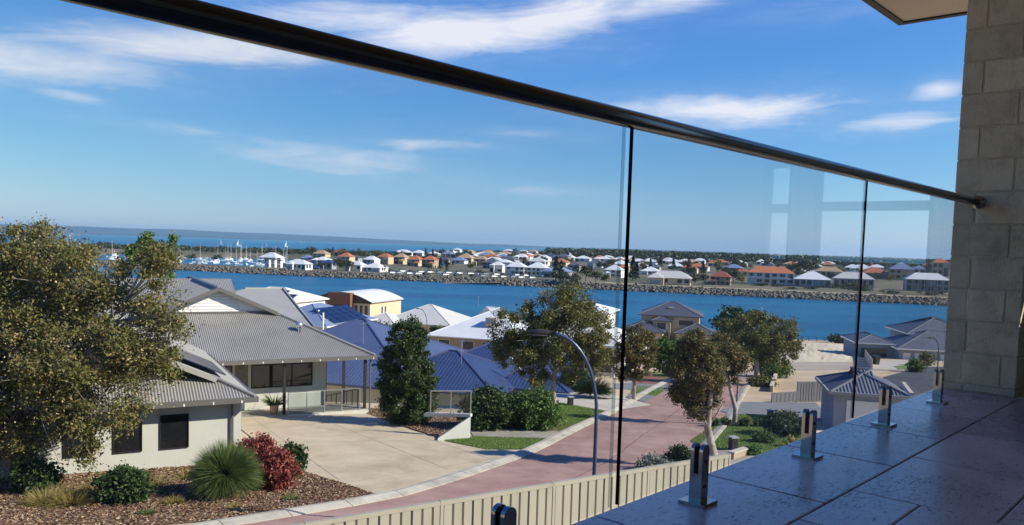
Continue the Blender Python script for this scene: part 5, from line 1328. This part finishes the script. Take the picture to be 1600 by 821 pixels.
def far_house(x0, x1, yt, yb, roof, wall, st=1, where='across the channel', rz=None, posts=False, label=None):
    c = far_base((x0 + x1) / 2, yb); Y = c[1]; k = Y / FPX; w = (x1 - x0) * k; H = (yb - yt) * k
    rm, rw_ = ROOF[roof]; wm = WALL[wall]; dp = w * rf.uniform(.7, .95) if w < 22 else 12
    rise = min(H * rf.uniform(.42, .55), dp * .5 * .62, w * .5 * .62); wh = H - rise
    t = thing('suburb_house', 'x', 'house', P3(c), NA + rf.uniform(-.06, .06) if rz is None else rz)
    if label: tag(t, label, 'house', 'houses across the channel')
    else: auto(t, '%s %s house %s' % (rw_, 'two-storey' if st > 1 else 'single-storey', where), 'house', 'houses across the channel', (x0 + x1) / 2)
    X = w / 2 / 1.02; ov = min(.7, w * .05)
    MB().box(-X + ov, X - ov, ov, dp - ov, -2, wh - .06).build('wall', wm, t)
    W2 = min(dp / 2, X); zr = wh + rise; ax = 'x' if w >= dp else 'y'; m = MB(); a, b, cc, d = (-X, 0, wh), (X, 0, wh), (X, dp, wh), (-X, dp, wh)
    if w >= dp: ra, rb = (-X + dp / 2, dp / 2, zr), (X - dp / 2, dp / 2, zr); pls = [[a, b, rb, ra], [b, cc, rb], [cc, d, ra, rb], [d, a, ra]]
    else: ra, rb = (0, X, zr), (0, dp - X, zr); pls = [[a, b, ra], [b, cc, rb, ra], [cc, d, rb], [d, a, ra, rb]]
    for p in pls: m.poly(p)
    m.poly([d, cc, b, a]); ro_ = m.build('roof', rm, t)
    MB().box(-X - .02, X + .02, -.1, -.005, wh - .22, wh + .03).build('fascia', M_FWHITE if roof in 'wstn' else M_DTRIM, ro_)
    if x1 - x0 > 11 and not posts and rf.random() < .75:        # projecting wing with its own hip
        sg = rf.choice((-1, 1)); ww_ = X * rf.uniform(.7, .95); xc = sg * (X - ww_ / 2 - .15); fw_ = wh * (1 if st == 1 or rf.random() < .4 else .55); pr_ = rf.uniform(1.2, 3.2); hz = ww_ / 2 * .55
        wg = MB().box(xc - ww_ / 2 + .35, xc + ww_ / 2 - .35, -pr_ + .4, ov - .01, -2, fw_ - .07).build('wing', wm, t)
        m = MB(); q0, q1, q2, q3 = (xc - ww_ / 2, -pr_, fw_ - .03), (xc + ww_ / 2, -pr_, fw_ - .03), (xc + ww_ / 2, 1.5, fw_ - .03), (xc - ww_ / 2, 1.5, fw_ - .03); e0_, e1_ = (xc, -pr_ + ww_ / 2, fw_ + hz), (xc, 1.5 + ww_ / 2, fw_ + hz)
        for pl in ([q0, q1, e0_], [q1, q2, e1_, e0_], [q3, q0, e0_, e1_], [q3, q2, q1, q0]): m.poly(pl)
        m.build('wing_roof', rm, wg); MB().box(xc - ww_ * .28, xc + ww_ * .28, -pr_ + .34, -pr_ + .395, .1, fw_ * .62).build('garage_door' if st == 1 else 'window', M_WIN2 if st > 1 else M_FGREY, wg)
    npx = x1 - x0; fh = wh / st
    nw = max(2, min(6, int(npx / 8)))
    for s_ in range(st):
        for i in range(nw):
            ww = (2 * X - 2 * ov) / nw; xa = -X + ov + i * ww + ww * .18; za = s_ * fh + fh * (.15 if (i + s_) % 3 == 0 else .35); key = (round(ww * .64, 1), round(fh * .85 - za + s_ * fh, 1))
            if key not in WMESH: WMESH[key] = MB().box(0, key[0], -.05, .0, 0, key[1]).mesh('window', M_WIN2)
            if rf.random() < .85: link('window', WMESH[key], t, (xa, ov - .005, za))
        if npx > 30:
            for i in range(2): link('window', WMESH[key], t, (X - ov + .005, ov + 1 + i * 3.2, s_ * fh + fh * .35), (0, 0, math.pi / 2))
    if st > 1 and npx > 18: MB().box(-X + ov * .5, X - ov * .5, -.5, ov - .06, fh - .12, fh + .08).build('balcony_slab', wm, t)
    if posts:
        n_ = max(3, int(npx / 9))
        for i in range(n_ + 1): MB().box(-X + .2 + (2 * X - .6) * i / n_, -X + .45 + (2 * X - .6) * i / n_, .02, .25, -.5, wh - .07).build('post', M_FWHITE, t)
    return t


R1 = 'on the near row opposite'
# right-hand waterfront row
far_house(1010, 1080, 424, 446, 's', 'c', 1, label='long low cream-roofed building on the far bank right of the first joint')
far_house(1108, 1142, 424, 446, 'r', 't', 2, label='dark red-roofed two-storey house on the far bank beside the pale long building')
far_house(1167, 1241, 417, 445, 't', 'w', 2, posts=True, label='large terracotta-roofed white villa on the far bank')
far_house(1240, 1298, 425, 449, 'w', 'g', 1, posts=True, label='white-roofed house with dark veranda right of the terracotta villa')
far_house(1302, 1365, 426, 450, 's', 'g', 1, posts=True, label='cream-roofed house with dark veranda behind the second joint')
far_house(1273, 1317, 417, 435, 'n', 'c', 1, label='tan-roofed house behind the two veranda houses')
far_house(1328, 1357, 414, 428, 'w', 'w', 1, R1)
far_house(1347, 1388, 418, 436, 't', 't', 1, R1)
far_house(1389, 1428, 410, 438, 'b', 'c', 2, label='blue-grey-roofed two-storey house above the dry paddock')
far_house(1426, 1446, 415, 433, 'b', 'w', 1, R1)
far_house(1441, 1457, 412, 431, 't', 't', 1, R1)
far_house(1456, 1482, 404, 432, 't', 'c', 2, R1)
far_house(1416, 1482, 427, 456, 'w', 'g', 2, posts=True, label='white-roofed two-storey waterfront house next to the pillar')
far_house(1150, 1168, 420, 433, 't', 'c', 1, R1); far_house(1060, 1090, 414, 428, 't', 'c', 1, R1)
# marina side
far_house(400, 434, 386, 403, 'w', 'w', 2, label='white two-storey house among the marina masts')
for k in range(4): far_house(412 + k * 9, 421 + k * 9, 404, 418, 'c', 'w', 2, 'in the boatshed terrace')
far_house(446, 480, 406, 422, 'w', 'w', 1, 'beside the marina')
far_house(476, 500, 405, 419, 'd', 'g', 1, 'beside the marina'); far_house(498, 520, 406, 421, 'd', 'g', 1, 'beside the marina')
far_house(446, 474, 396, 406, 'w', 'c', 1, 'beside the marina')
far_house(470, 488, 397, 408, 'r', 't', 1, 'behind the marina'); far_house(466, 486, 391, 401, 'b', 'w', 1, 'behind the marina'); far_house(486, 510, 389, 402, 'n', 'c', 2, 'behind the marina')
far_house(484, 512, 399, 409, 'w', 'g', 1, 'behind the marina'); far_house(520, 536, 390, 401, 't', 'c', 1, 'behind the marina'); far_house(524, 548, 395, 410, 't', 'c', 2, 'behind the marina')
far_house(541, 561, 398, 410, 'c', 'g', 1, 'behind the marina'); far_house(538, 566, 408, 424, 'w', 'w', 1, 'beside the rock bank'); far_house(562, 598, 411, 425, 'w', 'w', 1, 'beside the rock bank')
far_house(564, 588, 400, 413, 'w', 'w', 1, 'behind the marina'); far_house(587, 610, 396, 413, 't', 'c', 2, 'behind the marina'); far_house(611, 634, 396, 413, 'n', 'c', 2, 'behind the marina')
far_house(633, 657, 399, 416, 't', 'c', 2, 'behind the marina'); far_house(656, 680, 400, 418, 't', 't', 2, 'behind the marina'); far_house(682, 702, 402, 415, 'c', 'w', 1, 'behind the marina')
far_house(614, 640, 390, 400, 'w', 'w', 1, 'behind the marina'); far_house(641, 662, 391, 400, 'w', 'w', 1, 'behind the marina'); far_house(664, 684, 393, 402, 'w', 'w', 1, 'behind the marina')
far_house(711, 738, 396, 412, 'n', 'c', 2, 'behind the car park'); far_house(737, 760, 400, 416, 'n', 'c', 2, 'behind the car park'); far_house(751, 779, 403, 420, 'g', 'g', 2, 'behind the car park')
far_house(764, 786, 409, 426, 'w', 'w', 2, 'behind the car park'); far_house(788, 820, 409, 430, 'w', 'w', 2, posts=True, label='long white terrace building behind the car park, left half'); far_house(820, 854, 410, 431, 'w', 'w', 2, posts=True, label='long white terrace building behind the car park, right half')
far_house(846, 888, 416, 434, 'b', 'g', 2, 'behind the car park'); far_house(752, 778, 397, 407, 't', 'c', 1, 'behind the car park'); far_house(778, 806, 400, 412, 'g', 'g', 1, 'behind the car park')
far_house(885, 906, 410, 424, 'g', 'g', 2, 'behind the car park'); far_house(942, 972, 414, 434, 'w', 'w', 2, 'behind the pines'); far_house(964, 984, 413, 428, 't', 't', 1, 'behind the pines')
far_house(990, 1012, 410, 424, 'w', 'w', 1, 'behind the pines'); far_house(1000, 1030, 417, 430, 'w', 'w', 1, 'behind the pines')
# back rows
used = []
for row, (yb0, n_, h0) in enumerate(((409, 24, 10), (405, 27, 9), (401, 28, 8), (415, 17, 12), (397, 26, 6))):
    for i in range(n_):
        px = 690 + (1400 - 690) * (i + rf.uniform(.1, .9)) / n_; hor = 385.5 + (px - 800) * .0305; yb = hor + (yb0 - 385.5) + rf.uniform(-1.5, 1.5) - (3 if row == 0 else 0)
        if px > 1150 and rf.random() < .35: continue
        w_ = rf.uniform(17, 26) * (yb - hor + 8) / 26; h_ = h0 * rf.uniform(.85, 1.1)
        far_house(px - w_ / 2, px + w_ / 2, yb - h_, yb, rf.choice('wwwwwwsgtnb'), rf.choice('wwct'), 1, 'in the suburb far across the channel')


# ------------------------------------------------------------------ far trees: a few shapes, copied
def far_tree_mesh(kind, seed):
    r = np.random.default_rng(seed)
    if kind == 'pine':
        n = 420; h = r.random(n) ** .8; rad = (1 - h) * .22 + .03; lay = np.abs(np.sin(h * 26)) * .5 + .5; az = r.random(n) * 6.283
        P = np.stack([rad * lay * np.cos(az) * np.sqrt(r.random(n)), rad * lay * np.sin(az) * np.sqrt(r.random(n)), .12 + .88 * h], 1); V, F = leaves(P, .05, r, 2.0); return np_mesh('crown', V, F, LF_PINE)
    bl = [(r.normal() * .16, r.normal() * .16, .6 + r.normal() * .1, .22 + .08 * r.random(), .22, .17 + .05 * r.random()) for _ in range(6)]
    _, P = clump_pts(bl, 46, 760, .12, r, .4); V, F = leaves(P, .06, r, 1.4); return np_mesh('crown', V, F, LF_FAR if seed % 3 else LF_TUART)


FT = {k: [(far_tree_mesh(k, s)) for s in range(20, 24)] for k in ('pine', 'round')}
TRK = MB().tube([(0, 0, -.15), (.01, 0, .3), (0, .01, .75)], [.03, .022, .008], 6).mesh('trunk', BARK_D)


def far_tree(px, ytop, yb, kind, where, wx=1.0):
    c = far_base(px, yb); H = (yb - ytop) * c[1] / FPX; t = thing('pine_tree' if kind == 'pine' else 'far_tree', 'x', 'tree', P3(c), rf.uniform(0, 6))
    t.scale = (H * wx, H * wx, H); link('trunk', TRK, t); link('crown', rf.choice(FT[kind]), t)
    auto(t, '%s %s' % ('dark conical pine' if kind == 'pine' else 'dark rounded tree', where + (' left of the gum tree crown' if px < 760 else ' above the gum tree crown' if px < 965 else ' between the two dark joints' if px < 1350 else ' right of the second joint')), 'tree', 'trees across the channel', px); return t


for px, yt, yb in ((665, 388, 402), (676, 390, 404), (688, 402, 423), (698, 408, 424), (868, 402, 440), (876, 408, 438), (988, 402, 440), (994, 410, 439), (1032, 398, 420), (1052, 402, 424), (1076, 402, 428), (1098, 408, 430), (520, 386, 396), (534, 388, 398), (1016, 404, 424)): far_tree(px, yt, yb, 'pine', 'across the channel', 1.1)
for px, yt, yb, w_ in ((530, 402, 424, 1.1), (545, 404, 424, .9), (700, 404, 420, 1), (735, 408, 422, 1), (748, 420, 432, .9), (880, 414, 442, 1), (898, 418, 443, 1), (915, 410, 440, 1.0), (930, 420, 443, 1), (944, 424, 444, 1), (905, 426, 446, 1), (1085, 424, 446, .9), (1098, 424, 447, .9),
                     (1146, 418, 444, 1.0), (1158, 424, 446, .8), (1255, 402, 432, 1.2), (1236, 408, 430, 1.1), (1262, 408, 432, 1), (1200, 404, 418, 1.2), (1150, 402, 420, 1.1), (1315, 414, 430, 1), (1280, 406, 420, 1.2), (560, 394, 406, 1), (500, 408, 424, .8), (600, 413, 425, .8), (670, 410, 424, 1),
                     (720, 398, 410, 1), (955, 402, 420, 1), (1120, 404, 422, 1), (1400, 406, 420, 1), (340, 388, 402, 1.2), (300, 386, 400, 1.2)): far_tree(px, yt, yb, 'round', 'across the channel', w_)
for i in range(170):
    px = rf.uniform(480, 1480); hor = 385.5 + (px - 800) * .0305; dy = rf.choice([12, 15, 18, 22, 26, 30, 34]) + rf.uniform(-1.5, 1.5)
    if dy > 30 and px < 900: dy -= 10
    if px < 640: dy = rf.uniform(16, 24)
    far_tree(px, hor + dy - rf.uniform(6, 11) * (.6 + dy / 50), hor + dy + 2, 'round', 'across the channel', rf.uniform(.9, 1.3))
# low scrub on the bank in front of the villas
for px, yb, w_, h_ in ((1330, 452, 40, 14), (1352, 455, 30, 14), (1300, 450, 26, 10), (1395, 460, 22, 9), (1455, 462, 24, 9), (1190, 447, 24, 6), (1215, 448, 26, 7), (1110, 444, 18, 6), (1240, 452, 18, 5), (1470, 460, 16, 8), (1270, 452, 22, 6)):
    c = far_base(px, yb); t = thing('bank_scrub', 'x', 'bush', P3(c)); k = c[1] / FPX; t.scale = (w_ * k * 1.4, 6, h_ * k * 1.25); link('crown', FT['round'][px % 4], t, (0, 0, -.35))
    auto(t, 'low dark scrub on the far rock bank', 'bush', 'scrub on the far bank', px)
# wooded ridge that closes the view
r = np.random.default_rng(30); n = 2600; u = -.07 + .72 * r.random(n); PS = []
dist = 1150 + 1500 * r.random(n) ** 1.3; dist = np.where(u < .04, 1500 + 500 * r.random(n), dist)
for i in range(n):
    y = dist[i]; x = u[i] * y; h = 8 + 6 * r.random(); zb = far_z(x, y) if u[i] > .04 else -20
    hh = h * (.55 + .45 * ss(-.07, .08, u[i])); q = r.normal(size=(26, 3)); q /= np.linalg.norm(q, axis=1)[:, None]
    PS.append(np.array([x, y, zb + hh * .62]) + q * np.array([hh * .62, hh * .5, hh * .42]) * (.5 + .5 * r.random((26, 1))))
V, F = leaves(np.concatenate(PS), 3.0, r, 1.3); stuff(link('woodland', np_mesh('woodland', V, F, LF_FAR)), 'dark bushland closing the horizon behind the far suburb', 'woodland')
# scrub strip behind the marina
PS = []
for i in range(620):
    px = rf.uniform(130, 640); y = rf.uniform(880, 1080); d = ray(px, 390); x = d[0] * y; zb = far_z(x, y); h = rf.uniform(2, 5.5)
    q = r.normal(size=(22, 3)); q /= np.linalg.norm(q, axis=1)[:, None]; PS.append(np.array([x, y, max(zb, -20) + h * .45]) + q * np.array([h * .8, h * .6, h * .45]))
V, F = leaves(np.concatenate(PS), 1.5, r, 1.3); stuff(link('scrub_belt', np_mesh('scrub_belt', V, F, LF_FAR)), 'dark scrub belt behind the marina masts', 'scrub')

# ------------------------------------------------------------------ marina boats, cars
def hull_mesh(L_, B_, H_):
    m = MB(); st = [(-.5, .42, 1.0), (-.2, .5, 1.0), (.2, .44, 1.06), (.42, .18, 1.16), (.5, .01, 1.22)]; vs = []; fs = []
    for x, w_, h in st: vs += [(x * L_, -w_ * B_, h * H_), (x * L_, -w_ * B_ * .7, 0), (x * L_, w_ * B_ * .7, 0), (x * L_, w_ * B_, h * H_)]
    for i in range(4):
        for k in range(3): fs.append((i * 4 + k, i * 4 + k + 1, i * 4 + k + 5, i * 4 + k + 4))
        fs.append((i * 4 + 3, i * 4, i * 4 + 4, i * 4 + 7))
    fs += [(0, 3, 2, 1), (16, 17, 18, 19)]; m.add(vs, fs); return m


HULL = hull_mesh(9, 3, 1.2).mesh('hull', M_WHITE); CABN = MB(); CABN.add([(-2, -1, 1.2), (1.6, -1, 1.25), (1.6, 1, 1.25), (-2, 1, 1.2), (-1.8, -.85, 2.6), (.7, -.85, 2.5), (.7, .85, 2.5), (-1.8, .85, 2.6)], [(4, 5, 6, 7), (0, 1, 5, 4), (1, 2, 6, 5), (2, 3, 7, 6), (3, 0, 4, 7)])
CABN = CABN.mesh('cabin', M_WHITE); WSCR = MB().box(-1.2, .9, -1.0, 1.0, 1.75, 2.2).mesh('window', M_WIN2); CANO = MB().box(-3.6, -1.6, -1.1, 1.1, 2.3, 2.42).mesh('canopy', M_BLUE2)
MAST = MB(); MAST.tube([(.6, 0, 1.2), (.6, 0, 15)], [.14, .09], 6); MAST.tube([(.6, 0, 2.6), (-3.2, 0, 2.7)], .16, 6); MAST.tube([(.6, -.7, 9), (.6, .7, 9)], .05, 4); MAST = MAST.mesh('mast', M_FWHITE); LOWC = MB().box(-1.4, 1.8, -.7, .7, 1.2, 1.75).mesh('cabin', M_WHITE)
rb_ = random.Random(5); nb = 0; tries = []
while nb < 85:
    px = rb_.uniform(165, 470); Y = rb_.uniform(545, 790); d = ray(px, 400); x = d[0] * Y
    if d[0] > -.262 or any(abs(x - a) < 5.5 and abs(Y - b) < 7 for a, b in tries): continue
    tries.append((x, Y)); sail = nb % 3 == 0; s = rb_.uniform(.75, 1.2); t = thing('sailing_boat' if sail else 'motor_boat', 'x', 'boat', (x, Y, -21.25 + 0), rb_.choice([.2, 1.6, 3.3, 4.8]) + rb_.uniform(-.2, .2)); t.scale = (s, s, s * (rb_.uniform(.75, 1.1)))
    link('hull', HULL, t)
    if sail: link('cabin', LOWC, t); link('mast', MAST, t)
    else:
        c = link('cabin', CABN, t); link('window', WSCR, c)
        if nb % 2: link('canopy', CANO, t)
    auto(t, 'white %s moored in the far marina' % ('sailing boat with bare mast' if sail else 'motor boat'), 'boat', 'boats in the marina', px); nb += 1
for px, py in ((122, 381), (345, 383), (372, 385), (416, 384), (447, 386), (470, 380)):
    P = onZ(px, py, -21); t = thing('sailing_boat', 'x', 'boat', P3(P), rb_.uniform(0, 6)); t.scale = (1.3, 1.3, 1.2); link('hull', HULL, t); link('mast', MAST, t)
    m_ = MB(); m_.add([(.5, -.02, 2.8), (-3.0, -.02, 2.9), (.5, -.02, 14), (.5, .02, 2.8), (-3.0, .02, 2.9), (.5, .02, 14)], [(0, 1, 2), (5, 4, 3), (0, 3, 4, 1), (1, 4, 5, 2), (2, 5, 3, 0)]); link('sail', m_.mesh('sail', M_WHITE), t)
    auto(t, 'tiny white sailing boat out on the open estuary', 'boat', 'boats on the estuary', px)
CB = MB(); CB.add([(-2.2, -.85, .35), (2.2, -.85, .35), (2.2, .85, .35), (-2.2, .85, .35), (-2.2, -.85, .85), (2.2, -.82, .75), (2.2, .82, .75), (-2.2, .85, .85), (-2.1, -.8, 1.0), (.9, -.8, .98), (.9, .8, .98), (-2.1, .8, 1.0)], [(3, 2, 1, 0), (0, 1, 5, 4), (2, 3, 7, 6), (1, 2, 6, 5), (3, 0, 4, 7), (4, 5, 9, 8), (6, 7, 11, 10), (5, 6, 10, 9), (7, 4, 8, 11), (8, 9, 10, 11)])
CG = MB(); CG.add([(-1.95, -.74, 1.0), (.75, -.74, .98), (.75, .74, .98), (-1.95, .74, 1.0), (-1.5, -.6, 1.5), (.05, -.6, 1.5), (.05, .6, 1.5), (-1.5, .6, 1.5)], [(4, 5, 6, 7), (0, 1, 5, 4), (1, 2, 6, 5), (2, 3, 7, 6), (3, 0, 4, 7)])
CARP = {c: CB.mesh('body', m_) for c, m_ in (('white', M_WHITE), ('dark', M_DTRIM), ('silver', M_ALU), ('blue', M_BLUE2))}; CG = CG.mesh('glasshouse', M_WIN2); CW = MB().tube([(0, -.1, 0), (0, .1, 0)], .32, 10).mesh('wheel', M_BLACK)
nb = 0
for row, (ya, yb2) in enumerate(((428.5, 437.0), (425.5, 433.5), (431.5, 440.5))):
    for i in range(17):
        px = 610 + i * 14.6 + rb_.uniform(-3, 3) + row * 5
        if rb_.random() < .18: continue
        py = ya + (yb2 - ya) * (px - 620) / 235; c = far_base(px, py); col = rb_.choice(['white', 'white', 'dark', 'silver', 'blue']); t = thing('parked_car', 'x', 'car', P3(c), NA + 1.2 + rb_.uniform(-.15, .15)); t.scale = (1.15, 1.15, 1.2)
        link('body', CARP[col], t); link('glasshouse', CG, t)
        for xx in (-1.4, 1.4):
            for yy in (-.8, .8): link('wheel', CW, t, (xx, yy, .32))
        auto(t, '%s car parked behind the far rock bank' % col, 'car', 'cars in the far car park', px)
mb = MB(); pp_ = [far_base(*q) for q in ((598, 423.5), (868, 433), (872, 441), (598, 433))]; mb.poly([(p[0], p[1], p[2] + .12) for p in pp_][::-1]); struct(mb.build('car_park', M_GREY))
finish_auto()
